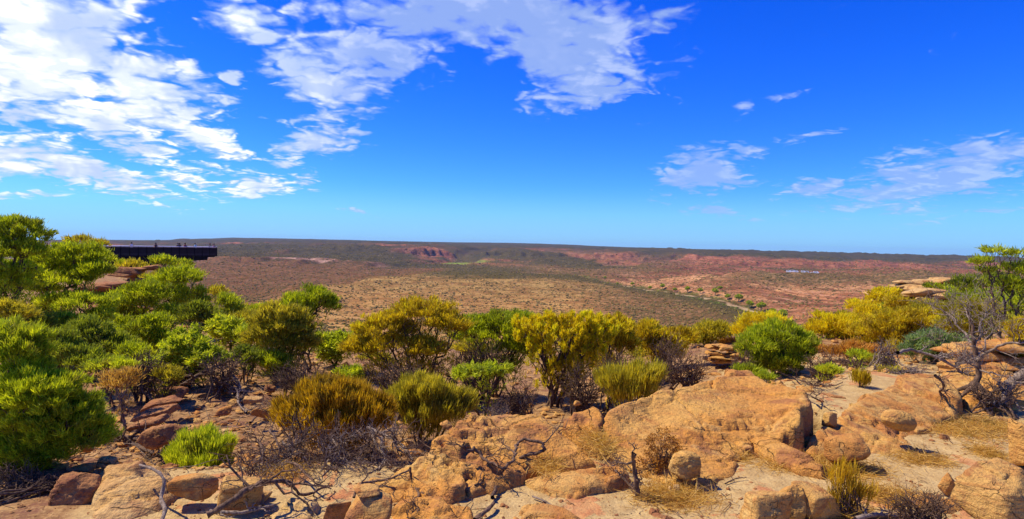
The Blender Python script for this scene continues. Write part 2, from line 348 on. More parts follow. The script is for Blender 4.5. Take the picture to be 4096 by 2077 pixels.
def polydist(X, Y, L):
    d = np.full(np.shape(X), 1e9)
    for a, b in zip(L[:-1], L[1:]):
        ab = b - a; t = np.clip(((X - a[0]) * ab[0] + (Y - a[1]) * ab[1]) / (ab @ ab), 0, 1)
        d = np.minimum(d, np.hypot(X - a[0] - t * ab[0], Y - a[1] - t * ab[1]))
    return d
def far_off(X, Y):
    px = np.clip(512 + F * X / Y, TX[0], TX[-1]); ld = np.clip(np.log(np.maximum(Y, 1)), LTD[0], LTD[-1])
    px = px + 22 * perlin(xyz(X / 160, Y / 160, 3.3)) * ss(Y, 150, 400)
    px = np.clip(px, TX[0], TX[-1])
    ld = ld + (0.055 * (1 - 2 * np.abs(perlin(xyz(X / 210, Y / 420, 7.7)))) + 0.14 * perlin(xyz(X / 640, Y / 2600, 1.7)) + 0.05 * perlin(xyz(X / 300, Y / 500, 2.7)) + 0.030 * perlin(xyz(X / 60, Y / 90, 4.1)) + 0.018 * perlin(xyz(X / 27, Y / 40, 9.1))) * ss(Y, 900, 1400) * (1 - ss(Y, 3200, 4200)); ld = np.clip(ld, LTD[0], LTD[-1])
    i = np.clip(np.searchsorted(TX, px) - 1, 0, len(TX) - 2); j = np.clip(np.searchsorted(LTD, ld) - 1, 0, len(LTD) - 2)
    u = (px - TX[i]) / (TX[i + 1] - TX[i]); v = (ld - LTD[j]) / (LTD[j + 1] - LTD[j]); u = u * u * (3 - 2 * u)
    return (TO[j, i] * (1 - u) + TO[j, i + 1] * u) * (1 - v) + (TO[j + 1, i] * (1 - u) + TO[j + 1, i + 1] * u) * v
RX = np.array([-30, -6, -3.3, -1.6, -0.7, 0.2, 1.2, 2.4, 3.6, 5, 30.]); RY = np.array([4.2, 4.2, 4.3, 4.5, 4.9, 5.3, 5.6, 6.2, 7.2, 8.5, 9.0])
HOLES = [((on_z(3250, 1640, .0)[:2], on_z(3195, 1715, .0)[:2]), .24, .75), ((on_z(1500, 1790, -.1)[:2], on_z(1590, 1830, -.05)[:2]), .35, .45)]
def land(X, Y, fine=True):
    X = np.asarray(X, float); Y = np.asarray(Y, float)
    yr = np.interp(X, RX, RY); t = Y - yr + 0.25 * perlin(xyz(X * 1.3, Y * 1.3, 9))
    drop = np.interp(X, [-8, -3, -1.2, 1.5, 3.5, 6], [0.25, 0.35, 0.62, 0.62, 0.30, 0.15]); sl = np.interp(X, [-12, -3, 0, 4, 10], [0.02, 0.055, 0.065, 0.06, 0.04])
    near = -drop * ss(t, -0.1, 0.9) - sl * np.maximum(t, 0)
    near = near + 0.035 * fbm(xyz(X * .8, Y * .8, 1), 4) + (0.10 * fbm(xyz(X * .5, Y * .5, 5), 4)) * ss(t, 0, 2) + 0.02 * fbm(xyz(X * 5, Y * 5, 2), 3) * ss(t, -0.3, 1)
    for (p, q), w_, d_ in HOLES:
        near = near - d_ * (1 - ss(polydist(X, Y, np.array([p, q])), w_ * .4, w_))
    Yc = np.maximum(Y, 1.0)
    far = CAMZ - far_off(X, Yc) * Yc / F
    amp = ss(Y, 22, 60) * 0.5 + ss(Y, 200, 700) * 4.5 + ss(Y, 1000, 2500) * 15
    L = 14 + 0.075 * Yc
    n = fbm(xyz(X / 70, Y / 70, 8), 5, 0.55) * ss(Y, 60, 200) * 0.55 + fbm(xyz(X / 330, Y / 330, 2), 5, 0.5, True) * ss(Y, 900, 1600) * 1.0 + fbm(xyz(X / 9, Y / 9, 8), 3) * ss(Y, 20, 40) * (1 - ss(Y, 80, 200))
    fade = 1 - 1.1 * ss(Y, 3600, 4500)
    far = far + n * amp * (0.15 + 0.85 * fade)
    # gullies running down to the river on the far bank
    rd = polydist(X, Y, RIVER)
    g = 1 - np.abs(fbm(xyz(X / 120, Y / 260, 4), 3))
    far = far - (g ** 4) * 11 * ss(rd, 30, 140) * ss(Y, 450, 650) * (1 - ss(Y, 1000, 1300)) * ss(X, 60, 200)
    far = far - 4 * (1 - ss(rd, 8, 26)) * ss(Y, 250, 400)
    # the two gorges far off
    for pts, w, dp in (((at(1960, 1012, 3000), at(1880, 1030, 2500), at(1800, 1042, 1900)), 80, 38), ((at(2640, 1024, 2600), at(2560, 1038, 2200), at(2440, 1052, 1500)), 70, 26)):
        gd = polydist(X, Y, np.array([p[:2] for p in pts])); far = far - dp * 0.35 * (1 - ss(gd, w * 0.45, w))
    # ledges: the sandstone beds step the slopes
    st = ss(Y, 320, 520) * 0.75
    q = 3.2 + 3.5 * ss(Y, 900, 1600); zz = far / q + 0.35 * perlin(xyz(X / 90, Y / 90, 6)); fr = zz - np.floor(zz); stp = (np.floor(zz) + ss(fr, 0.30, 0.70)) * q - 0.35 * q * perlin(xyz(X / 90, Y / 90, 6))
    stw = st * ss(fbm(xyz(X / 140, Y / 140, 12), 3), -0.15, 0.15) * (1 - ss(Y, 4300, 4800))
    far = far * (1 - stw) + stp * stw
    w = ss(Y, 14, 22)
    return near * (1 - w) + far * w
def landz(x, y): return float(land(np.array([x]), np.array([y]))[0])

def sheet(name, tans, Ys, mat):
    T, Yg = np.meshgrid(tans, Ys); X = T * Yg
    return X, Yg
# near ground
tn = np.linspace(-1.75, 1.75, 900)
Yn = [0.6]
while Yn[-1] < 50: Yn.append(Yn[-1] * 1.0072)
Yn = np.array(Yn); Yn[-1] = 50.0
T, Yg = np.meshgrid(tn, Yn); X = T * Yg; Z = land(X, Yg)
# apron behind and beside the camera keeps the ground going
V = xyz(X, Yg, 0).reshape(-1, 3); V[:, 2] = Z.ravel()
def sandmask(X, Y):
    yr = np.interp(X, RX, RY); return 1 - .9 * (1 - ss(X, -3.0, -2.1)) * (1 - ss(Y - yr, -.4, .6)) - ss(Y - yr, -0.4, 0.6) + 0.75 * np.exp(-((X - 5.2) ** 2 / 3 + (Y - 10.0) ** 2 / 3)) + 0.25 * ss(X, 1, 4) * ss(Y - yr, 0, 1)
sm = sandmask(V[:, 0], V[:, 1])
nr, nc = X.shape; Fg = grid_faces(nr, nc)
bx, by = np.meshgrid(np.linspace(-40, 40, 60), np.linspace(-30, 0.6, 24)); bz = np.where(by > 0.5, 0, -0.03) + 0 * bx
back = np.stack([bx, by, bz - 0.02], -1).reshape(-1, 3); Fb = grid_faces(24, 60) + len(V)
M_ground = mat_ground()
g = mk('ground', np.concatenate([V, back]), np.concatenate([Fg, Fb]), M_ground, attrs={'sand': np.concatenate([sm, np.ones(len(back))])}); tag(g, kind='structure')

# hills
tf = np.linspace(-1.5, 1.5, 1500)
Yf = [50.0]
while Yf[-1] < 7400: Yf.append(Yf[-1] * (1.008 if Yf[-1] < 300 else 1.0062))
Yf = np.array(Yf)
T, Yg = np.meshgrid(tf, Yf); X = T * Yg; Z = land(X, Yg)
V = np.stack([X, Yg, Z], -1).reshape(-1, 3)
def soilmap(X, Y, Z):
    px = 512 + F * X / Y; rd = polydist(X, Y, RIVER); n = fbm(xyz(X / 220, Y / 220, 20), 4) * 1.0
    pxn = px + n * 60; Yn_ = Y * (1 + 0.18 * n)
    rx = np.interp(Y, RIVER[::-1, 1], RIVER[::-1, 0]); bank = ss(X - rx, -5, 25) * ss(Y, 300, 420)   # 1 on the far bank of the river
    soil = np.zeros(X.shape + (3,)); soil[:] = (0.47, 0.27, 0.085); scrub = np.full(X.shape, 0.42); rocky = np.full(X.shape, 0.15)
    def lay(w, c, s, r):
        nonlocal soil, scrub, rocky
        w = np.clip(w, 0, 1); soil = soil * (1 - w[..., None]) + np.array(c) * w[..., None]; scrub = scrub * (1 - w) + s * w; rocky = rocky * (1 - w) + r * w
    lay(ss(Yn_, 560, 800) * 0.8, (0.42, 0.265, 0.085), 0.50, 0.05)
    lay(ss(pxn, 560, 650) * (1 - ss(pxn, 800, 860)) * 0.95, (0.40, 0.21, 0.09), 0.62, 0.2)
    lay(ss(60 - rd, 0, 50) * (1 - bank), (0.15, 0.12, 0.05), 1.0, 0.0)
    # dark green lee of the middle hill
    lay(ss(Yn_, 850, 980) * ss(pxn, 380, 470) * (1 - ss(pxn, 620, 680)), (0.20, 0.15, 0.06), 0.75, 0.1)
    # left slope
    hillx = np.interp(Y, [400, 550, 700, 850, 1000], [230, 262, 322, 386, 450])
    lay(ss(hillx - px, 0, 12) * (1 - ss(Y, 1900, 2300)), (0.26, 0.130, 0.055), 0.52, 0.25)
    lay(ss(hillx - px, -20, 20) * ss(Yn_, 1350, 1500), (0.10, 0.070, 0.055), 0.85, 0.35)  # far-left cloud shadow, put into the colour as dark soil and dense scrub
    # far bank: pink and red rock
    b2 = bank * (1 - ss(Yn_, 1000, 1100))
    lay(b2, (0.56, 0.30, 0.125), 0.42, 0.95)
    lay(b2 * ss(n, 0.05, 0.25) * 0.8, (0.38, 0.155, 0.065), 0.45, 0.8)
    lay(bank * ss(Yn_, 760, 920) * ss(pxn, 690, 760), (0.33, 0.20, 0.085), 0.60, 0.3)
    lay(ss(Yn_, 1020, 1120) * ss(pxn, 560, 640) , (0.40, 0.15, 0.07), 0.5, 0.9)
    lay(ss(Yn_, 1050, 1300) * ss(pxn, 480, 560) * (1 - ss(pxn, 640, 700)), (0.33, 0.19, 0.08), 0.55, 0.6)
    esc = ss(Y, 1700, 1900) * (1 - ss(Y * (1 + .12 * n), np.interp(px, [600, 720], [2450, 2120]), np.interp(px, [600, 720], [2600, 2260]))) * ss(px, 400, 440) * ss(n, -.30, -.05)
    lay(esc * ss(n, -.12, .15) * .85, (0.40, 0.165, 0.07), 0.38, 1.0)
    lay(ss(Y, 2450, 2700), (0.24, 0.12, 0.07), 0.66, 0.7)
    n3 = fbm(xyz(X / 400, Y / 900, 44), 4); lay(ss(n3, 0.05, 0.2) * ss(Y, 1500, 2000) * 0.8, (0.46, 0.18, 0.08), 0.35, 1.0)
    lay(ss(-n3, 0.08, 0.25) * ss(Y, 1300, 1700) * 0.8, (0.10, 0.085, 0.04), 0.95, 0.2)
    cl_ = (1 - ss(np.abs(Y * (1 + .03 * n) - 1440), 12, 40)) * (1 - ss(px, 330, 420)) * ss(n, -.25, .05); lay(cl_, (0.50, 0.32, 0.22), 0.1, 0.6)
    lay(ss(px, 600, 740) * ss(Y * (1 + .12 * n), 2200, 2450), (0.060, 0.060, 0.035), 0.9, 0.15)
    lay(ss(Yn_, 3000, 3500), (0.055, 0.060, 0.035), 0.9, 0.1)
    # river bed
    n4 = fbm(xyz(X / 26, Y / 40, 61), 3); lay((1 - ss(rd + 16 * n4, 2.5, 6.5)) * ss(Y, 300, 380) * ss(n4, -.35, -.05), (0.50, 0.38, 0.20), 0.0, 0.0)
    lay((1 - ss(np.abs(rd - 9 + 9 * n4), 2, 7)) * ss(Y, 300, 380) * ss(-n4, -.2, .1) * .9, (0.15, 0.16, 0.03), .6, 0)
    for a, b, D, w in ((1880, 1042, 2000, 90), (1830, 1046, 1800, 60)):
        p = at(a, b, D); lay(1 - ss(np.hypot(X - p[0], (Y - p[1]) * .35), w * 0.4, w), (0.22, 0.30, 0.05), 0.1, 0)
    return soil, scrub, rocky
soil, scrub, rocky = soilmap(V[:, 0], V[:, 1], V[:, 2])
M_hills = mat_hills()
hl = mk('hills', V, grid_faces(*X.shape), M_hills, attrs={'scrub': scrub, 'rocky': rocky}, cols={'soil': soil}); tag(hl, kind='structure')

# ------------------------------------------------------------------ generators
_ico = {}
def ico(s):
    if s not in _ico:
        bm = bmesh.new(); bmesh.ops.create_icosphere(bm, subdivisions=s, radius=1.0)
        _ico[s] = (np.array([v.co[:] for v in bm.verts]), np.array([[v.index for v in f.verts] for f in bm.faces])); bm.free()
    return _ico[s]
def rotz(a): c, s = math.cos(a), math.sin(a); return np.array([[c, -s, 0], [s, c, 0], [0, 0, 1]])
def rotx(a): c, s = math.cos(a), math.sin(a); return np.array([[1, 0, 0], [0, c, -s], [0, s, c]])
def roty(a): c, s = math.cos(a), math.sin(a); return np.array([[c, 0, s], [0, 1, 0], [-s, 0, c]])

def stone_verts(seed, size, sub=5, planes=12, rough=0.05, sharp=0.6, strata=0.0, round_=0.0):
    R = np.random.default_rng(seed); d, fc = ico(sub)
    n = R.normal(size=(planes, 3)); n /= np.linalg.norm(n, axis=1)[:, None]; n = np.concatenate([n, [[0, 0, 1], [0, 0, -1.0], [1, 0, 0.1], [-1, 0, .1], [0, 1, 0], [0, -1, .15]]]); n[-6:] += R.normal(size=(6, 3)) * .22; n /= np.linalg.norm(n, axis=1)[:, None]
    c = np.concatenate([R.uniform(0.72, 1.0, len(n) - 6), R.uniform(0.58, 0.72, 6)]); dt = d @ n.T
    r = np.where(dt > 0.05, c / np.maximum(dt, 0.05), 9.0)
    r = -np.log(np.exp(-r * 11).sum(1)) / 11 + .02
    r = r * (1 - round_) + 0.85 * round_
    p = d * r[:, None] * np.array(size)
    m = max(size)
    k = fbm(p / m * 2.2 + seed * 3.1, 5, 0.55)
    p = p + d * (k * rough * m * 1.6)[:, None]
    if strata: 
        s = perlin(xyz(p[:, 2] / m * 14 + 1.5 * k, p[:, 0] / m * .8, seed)); p[:, :2] *= (1 + strata * s)[:, None]
    return p, fc
def boulder(name, sx, sy, D, size, label, seed=1, mat=None, rot=(0, 0, 0), cat='rock', group=None, sub=5, on=None, **kw):
    p, fc = stone_verts(seed, size, sub, **kw); p = p @ (rotz(rot[2]) @ rotx(rot[0]) @ roty(rot[1])).T
    c = at(sx, sy, D)
    o = mk(name, p, fc, mat or M_rock)
    o.location = c; tag(o, label, cat, group); return o

def tubes(T, sides=5):
    """T: list of (pts, radii) -> verts, quads"""
    Vs, Fs, off = [], [], 0
    ang = np.arange(sides) * 2 * math.pi / sides; ca, sa = np.cos(ang), np.sin(ang)
    for P, r in T:
        P = np.asarray(P); n = len(P); r = np.broadcast_to(r, n)
        t = np.gradient(P, axis=0); t /= np.linalg.norm(t, axis=1)[:, None] + 1e-9
        ref = np.array([0.31, 0.17, 0.93]) if abs(t[:, 2]).mean() < 0.8 else np.array([0.95, 0.2, 0.1])
        a = np.cross(t, ref); a /= np.linalg.norm(a, axis=1)[:, None] + 1e-9; b = np.cross(t, a)
        ring = P[:, None, :] + r[:, None, None] * (a[:, None, :] * ca[None, :, None] + b[:, None, :] * sa[None, :, None])
        Vs.append(ring.reshape(-1, 3))
        i = np.arange(n - 1)[:, None] * sides; j = np.arange(sides)[None, :]; k = (j + 1) % sides
        Fs.append((np.stack([i + j, i + k, i + sides + k, i + sides + j], -1).reshape(-1, 4)) + off); off += n * sides
    return np.concatenate(Vs), np.concatenate(Fs)
def curve_pts(a, b, n, wig, R, sag=0.0):
    t = np.linspace(0, 1, n)[:, None]; L = np.linalg.norm(b - a)
    p = a + (b - a) * t; j = R.normal(size=(n, 3)) * wig * L; j[0] = 0; j[-1] = 0
    p = p + j; p[:, 2] += (sag * L * np.sin(t[:, 0] * math.pi)); return p
def grow(tips, start, R, rtip=0.004, wig=0.07, pull=0.45, pw=0.42, first=None):
    out = []
    def rec(P, s, depth):
        n = len(P); r0 = rtip * n ** pw
        if n == 1:
            out.append((curve_pts(s, P[0], 4, wig, R), np.linspace(rtip * 1.15, rtip * 0.5, 4))); return
        c = P.mean(0)
        if n <= 3: groups = [P[i:i + 1] for i in range(n)]; 
        else:
            v = R.normal(size=3); q = P - c
            if R.random() < .75:   # split along the widest axis
                w, U = np.linalg.eigh(q.T @ q); v = U[:, -1] + 0.3 * R.normal(size=3)
            pr = q @ v; m = np.quantile(pr, R.uniform(0.35, 0.65)); groups = [P[pr <= m], P[pr > m]]; groups = [g_ for g_ in groups if len(g_)]
        for g_ in groups:
            cg = g_.mean(0)
            if len(g_) == 1: rec(g_, s, depth + 1); continue
            k = pull * R.uniform(0.75, 1.2); e = s + (cg - s) * k
            e = e + R.normal(size=3) * 0.04 * np.linalg.norm(cg - s)
            r1 = rtip * len(g_) ** pw
            out.append((curve_pts(s, e, 4, wig, R), np.linspace(min(r0, r1 * 1.35), r1, 4))); rec(g_, e, depth + 1)
    rec(tips, start, 0); return out

def blades(base, dirs, L, w, R, bend=0.25):
    """thin curved leaves: 5 verts, 1 quad + 1 tri each"""
    n = len(base); side = np.cross(dirs, R.normal(size=(n, 3))); side /= np.linalg.norm(side, axis=1)[:, None] + 1e-9
    L = np.broadcast_to(L, n)[:, None]; w = np.broadcast_to(w, n)[:, None]
    up = np.cross(side, dirs); k = bend * R.normal(size=(n, 1))
    mid = base + dirs * L * 0.55 + up * k * L * 0.3; tip = base + dirs * L + up * k * L
    V = np.stack([base - side * w * .35, base + side * w * .35, mid + side * w * .5, mid - side * w * .5, tip], 1).reshape(-1, 3)
    i = np.arange(n)[:, None] * 5
    return V, (i + np.array([[0, 1, 2, 3]])), (i + np.array([[3, 2, 4]]))

def plant(name, lobes, base, D, leaf, label, cat='shrub', group=None, style='feather', dens=1.0, stems=1, bark=None, seed=None, tip_r=None, under=0.25, Lf=1.0, lift=0.0, flat=0.45, spread=0.10, shade_depth=0.8, bladeL=None):
    """lobes: (sx, sy, rx, ry) domes of the crown in photo units at depth D (metres); base: photo x of the foot"""
    seed = seed if seed is not None else int(abs(hash((round(lobes[0][0]), round(lobes[0][1]))))) % 99991
    R = np.random.default_rng(seed); pxm = D / 2440.0             # metres per photo unit
    foot = at(base, lobes[0][1], D); fx, fy = foot[0], foot[1]; fz = landz(fx, fy) - 0.03
    foot = np.array([fx, fy, fz])
    root = empty(name, foot, label, cat, group)
    P, Nn, Rt = [], [], []
    for sx, sy, rx, ry in lobes:
        rx, ry = rx * 1.02, ry * 1.02
        c = at(sx, sy, D) + np.array([0, R.uniform(-.25, .25) * rx * pxm, 0]); a = rx * pxm; b = ry * pxm; dp = a * shade_depth
        area = math.pi * rx * ry / 16.0                              # px^2 on the picture
        nt = int(np.clip(area / (22 if leaf else 12), 16, 240)) 
        d = R.normal(size=(nt * 3, 3)); d /= np.linalg.norm(d, axis=1)[:, None]; d = d[d[:, 2] > -under][:nt]
        rr = R.uniform(0.55, 1.0, len(d)) ** 0.5; rr = rr * (1 + 0.17 * R.normal(size=len(d)))
        rt_ = math.sqrt(math.pi * rx * ry) * pxm / math.sqrt(len(d)) * 0.80; a, dp, b = a - .5 * rt_, dp - .5 * rt_, max(b - .55 * rt_, .45 * b)
        rr = np.minimum(rr, 1.2); q = d * rr[:, None] * np.array([a, dp, b])
        hgt = q[:, 2] / b
        P.append(c + q); nn = d * np.array([1, 1, 1.0]) + np.array([0, 0, flat + 0.2]); nn /= np.linalg.norm(nn, axis=1)[:, None]; Nn.append(nn)
        Rt.append(np.full(len(d), rt_) * R.uniform(.75, 1.35, len(d)))
    P = np.concatenate(P); Nn = np.concatenate(Nn); Rt = np.concatenate(Rt)
    # the twiggy underside: shorter shoots ending below and inside the crown
    ke = R.choice(len(P), int(len(P) * (1.6 if not leaf else 0.35 if style == 'broom' else 0.75)))
    fr = R.uniform(.30, .9, (len(ke), 1)); E = foot + (P[ke] - foot) * np.c_[fr ** .6, fr ** .6, fr] + R.normal(size=(len(ke), 3)) * Rt[ke][:, None] * .5
    E[:, 2] = np.maximum(E[:, 2], fz + .06); wt_ = np.r_[np.ones(len(P)), np.full(len(E), .14)]
    P = np.r_[P, E]; Nn = np.r_[Nn, Nn[ke]]; Rt = np.r_[Rt, Rt[ke]]
    n_t = len(P)
    # stems
    tr = tip_r or 0.0026 * (D / 6) ** 0.4
    if stems > 1:
        ang = np.arctan2(P[:, 1] - fy, P[:, 0] - fx) if False else (P[:, 0] - fx) + 0.3 * R.normal(size=n_t)
        o_ = np.argsort(ang); br = []
        for g_ in np.array_split(o_, stems):
            if len(g_): br += grow(P[g_], foot + np.array([R.normal() * spread, R.normal() * spread, 0]), R, tr)
    else: br = grow(P, foot, R, tr, wig=0.09)
    Vb, Fb_ = tubes(br, 5); Vb -= foot
    mk('trunk' if cat == 'tree' else 'stems', Vb, Fb_, bark or M_bark, root)
    # leaves
    if leaf:
        area = sum(math.pi * l[2] * l[3] / 16.0 for l in lobes)
        pix = D / F
        L = bladeL or (np.clip(0.055 * Lf * (D / 8) ** 0.75, 0.02, 0.4)); w = max(0.0042 * Lf, 0.78 * pix if style != 'broad' else 1.25 * pix)
        nb = int(area * 4.4 * dens); nb = min(nb, 110000)
        ti = R.choice(n_t, nb, p=(Rt ** 2) * wt_ / ((Rt ** 2) * wt_).sum())
        clv = R.random(n_t)
        if style == 'feather':
            off = R.normal(size=(nb, 3)) * np.array([1, 1, 0.55]); base_ = P[ti] + off * Rt[ti][:, None] * 0.62
            dr = Nn[ti] * 0.8 + R.normal(size=(nb, 3)) * 0.38 + np.array([0, 0, 0.45])
        elif style == 'broad':
            off = R.normal(size=(nb, 3)); base_ = P[ti] + off * Rt[ti][:, None] * 0.42
            dr = Nn[ti] * 0.5 + R.normal(size=(nb, 3)) * 0.8 + np.array([0, 0, 0.2])
        elif style == 'tuft':
            off = R.normal(size=(nb, 3)) * np.array([.55, .55, 1.0]); base_ = P[ti] + off * Rt[ti][:, None] * 0.36
            dr = Nn[ti] * 0.5 + R.normal(size=(nb, 3)) * 0.35 + np.array([0, 0, 0.8])
        else:  # broom: long wands from the stems upward
            off = R.normal(size=(nb, 3)); base_ = P[ti] + off * Rt[ti][:, None] * 0.6 - np.array([0, 0, 1.0]) * Rt[ti][:, None] * 0.4
            o2 = (base_ - foot - np.array([0, 0, -0.1])); o2 /= np.linalg.norm(o2, axis=1)[:, None]
            dr = o2 * 0.9 + R.normal(size=(nb, 3)) * 0.20 + np.array([0, 0, 0.75]); L = L * 1.9
        dr /= np.linalg.norm(dr, axis=1)[:, None]
        Vl, Q, Tt = blades(base_, dr, L * R.uniform(0.6, 1.5, nb), w * R.uniform(0.7, 1.2, nb), R)
        lobev = fbm(P * 1.6 + seed % 50, 2)[ti] * .5
        var = np.clip(lobev + 0.50 * R.random(nb) + 0.30 * clv[ti] + 0.15 * R.normal(size=nb) + 0.10, 0, 1)
        mk('crown' if cat == 'tree' else 'foliage', Vl - foot, [Q, Tt], leafmat(leaf), root, smooth=False, attrs={'var': np.repeat(var, 5)})
    return root

# ------------------------------------------------------------------ the big slabs in front
def tps(C, Z, Q):
    def k(r): return np.where(r > 0, r * r * np.log(r + 1e-12), 0)
    n = len(C); K = k(np.hypot(C[:, None, 0] - C[None, :, 0], C[:, None, 1] - C[None, :, 1])) + np.eye(n) * 1e-3
    A = np.zeros((n + 3, n + 3)); A[:n, :n] = K; A[:n, n] = 1; A[:n, n + 1:] = C; A[n, :n] = 1; A[n + 1:, :n] = C.T
    w = np.linalg.solve(A, np.concatenate([Z, np.zeros(3)]))
    out = np.empty(len(Q))
    for i in range(0, len(Q), 20000):
        q = Q[i:i + 20000]; out[i:i + 20000] = k(np.hypot(q[:, None, 0] - C[None, :, 0], q[:, None, 1] - C[None, :, 1])) @ w[:n] + w[n] + q @ w[n + 1:]
    return out
def inpoly(Q, P):
    ins = np.zeros(len(Q), bool)
    for a, b in zip(P, np.roll(P, -1, 0)):
        c = ((a[1] > Q[:, 1]) != (b[1] > Q[:, 1])); ins ^= c & (Q[:, 0] < (b[0] - a[0]) * (Q[:, 1] - a[1]) / (b[1] - a[1] + 1e-12) + a[0])
    return ins
def slab(name, outline, inner, label, mat=None, edge=0.06, step=0.016, seed=0, bed=0.05, lump=0.05, under=0.5, cat='rock', crack=0.03, frac=.55):
    O = np.array([on_z(a, b, z) for a, b, z in outline]); I = np.array([on_z(a, b, z) for a, b, z in inner]).reshape(-1, 3)
    C = np.concatenate([O, I]); P = O[:, :2]
    x0, y0 = P.min(0) - 0.1; x1, y1 = P.max(0) + 0.1
    gx, gy = np.meshgrid(np.arange(x0, x1, step), np.arange(y0, y1, step)); Q = np.stack([gx.ravel(), gy.ravel()], 1)
    Qn = Q + 0.07 * np.stack([fbm(np.c_[Q * 2.2, np.full(len(Q), seed + .5)], 5), fbm(np.c_[Q * 2.2, np.full(len(Q), seed + 5.5)], 5)], 1)
    sdf = polydist(Qn[:, 0], Qn[:, 1], np.concatenate([P, P[:1]])) * np.where(inpoly(Qn, P), 1, -1)
    H = tps(C[:, :2], C[:, 2], Q)
    k = fbm(np.c_[Q * 1.5, np.full(len(Q), seed)], 5, 0.55); k2 = fbm(np.c_[Q * 6, np.full(len(Q), seed + 3)], 4, 0.6)
    H = H + lump * k + lump * 0.28 * k2
    # beds: small steps where the layers of stone end
    q = 0.08; zz = (H + 0.25 * k + 0.2 * Q[:, 0]) / q; fr = zz - np.floor(zz); H = H + bed * (ss(fr, 0.35, 0.6) - fr) * ss(perlin(np.c_[Q * 1.1, np.full(len(Q), seed + 9)]), -0.05, 0.25)
    # cracks
    cw = np.abs(perlin(np.c_[Q * np.array([1.0, 1.4]) + 0.25 * k2[:, None], np.full(len(Q), seed + 20)])); H = H - crack * (1 - ss(cw, 0.0, 0.02)) * ss(k, -0.15, 0.15)
    cw = np.abs(perlin(np.c_[Q * 3.1 + 0.3 * k2[:, None], np.full(len(Q), seed + 31)])); H = H - crack * 0.5 * (1 - ss(cw, 0.0, 0.03)) * ss(-k, -0.1, 0.2)
    Rk = np.random.default_rng(seed + 77); nb_ = max(6, int((x1 - x0) * (y1 - y0) * 3.2)); S_ = np.c_[Rk.uniform(x0, x1, nb_), Rk.uniform(y0, y1, nb_)]
    Qw = Q + 0.10 * np.stack([fbm(np.c_[Q * 2.5, np.full(len(Q), seed + 40.)], 4), fbm(np.c_[Q * 2.5, np.full(len(Q), seed + 45.)], 4)], 1)
    d1 = np.full(len(Q), 9.); d2 = d1.copy(); ci = np.zeros(len(Q), int)
    for kk in range(nb_):
        dd = np.hypot(Qw[:, 0] - S_[kk, 0], (Qw[:, 1] - S_[kk, 1]) * 1.5); n_ = dd < d1; d2 = np.where(n_, d1, np.minimum(d2, dd)); ci = np.where(n_, kk, ci); d1 = np.where(n_, dd, d1)
    tilt = Rk.normal(size=(nb_, 2)) * .05; H = H + frac * (Rk.normal(size=nb_)[ci] * .030 + ((Q - S_[ci]) * tilt[ci]).sum(1)) - 0.032 * (1 - ss(d2 - d1, .004, .028))
    e = np.clip(sdf / edge, 0, 1); dome = np.sqrt(1 - (1 - e) ** 2)
    gz = land(Q[:, 0], Q[:, 1])
    low = np.minimum(gz, H) - under
    Zt = np.where(sdf > 0, H - (1 - dome) * np.minimum(0.5 * edge + 0.02, 0.12), H - 0.12 - 0.0 * H)
    wall = ss(-sdf, 0, 0.05); Zt = np.where(sdf > 0, Zt, (H - np.minimum(0.5 * edge + 0.02, 0.12)) * (1 - wall) + low * wall)
    keep = sdf > -0.09
    V = np.c_[Q, Zt]
    # wobble the walls so that they are not sheer
    ww = np.clip(1 - np.abs(sdf) / 0.08, 0, 1); V[:, 0] += 0.03 * ww * perlin(V * 7 + seed); V[:, 1] += 0.03 * ww * perlin(V * 7 + seed + 50)
    Fq = grid_faces(*gx.shape); Fq = Fq[keep[Fq].all(1)]
    used = np.unique(Fq); idx = np.full(len(V), -1); idx[used] = np.arange(len(used))
    o = mk(name, V[used], idx[Fq], mat or M_rock); return tag(o, label, cat, kind='thing')

slab('sandstone_rock', [(2440,1830,0.034),(2405,1740,0.139),(2400,1660,0.238),(2440,1622,0.275),(2560,1575,0.325),(2640,1548,0.350),(2760,1528,0.375),(2860,1500,0.399),(3010,1498,0.399),(3080,1530,0.375),(3235,1560,0.362),(3240,1600,0.325),(3195,1680,0.263),(3120,1740,0.135),(3030,1750,0.095),(2960,1830,0.046),(2880,1925,0.015),(2740,1960,0.003),(2560,1900,0.015)],
     [(2700,1700,.158),(2900,1650,.215),(3080,1620,.255),(2600,1650,.195),(2800,1800,.085),(2700,1600,.27),(2900,1560,.32)], 'largest humped sandstone slab right of centre, with a deep dark cleft along its right end', seed=1, lump=.05, bed=.05, crack=.045, frac=.25)
slab('sandstone_rock', [(1390,1915,0.045),(1530,1900,0.079),(1640,1860,0.113),(1700,1830,0.148),(1725,1760,0.193),(1770,1725,0.227),(1830,1665,0.262),(2040,1640,0.284),(2190,1632,0.296),(2215,1660,0.284),(2250,1700,0.239),(2310,1750,0.182),(2380,1830,0.091),(2300,1860,0.068),(2150,1870,0.056),(2050,1920,0.045),(1900,1960,0.045),(1800,2000,0.034),(1560,2005,0.028),(1480,1950,0.034)],
     [(1900,1750,0.193),(2080,1750,0.205),(1800,1850,0.113),(2150,1800,0.136)], 'broad cracked sandstone slab left of centre, below the bare forked branch', seed=2, lump=.06, crack=.05, bed=.085)
slab('sandstone_rock', [(2250,1665,0.236),(2270,1640,0.260),(2350,1615,0.279),(2405,1640,0.260),(2400,1700,0.186),(2430,1780,0.099),(2400,1800,0.074),(2330,1760,0.112),(2290,1720,0.161)], [(2350,1690,0.186)],
     'narrow sandstone wedge between the two big slabs', seed=3, edge=.07)
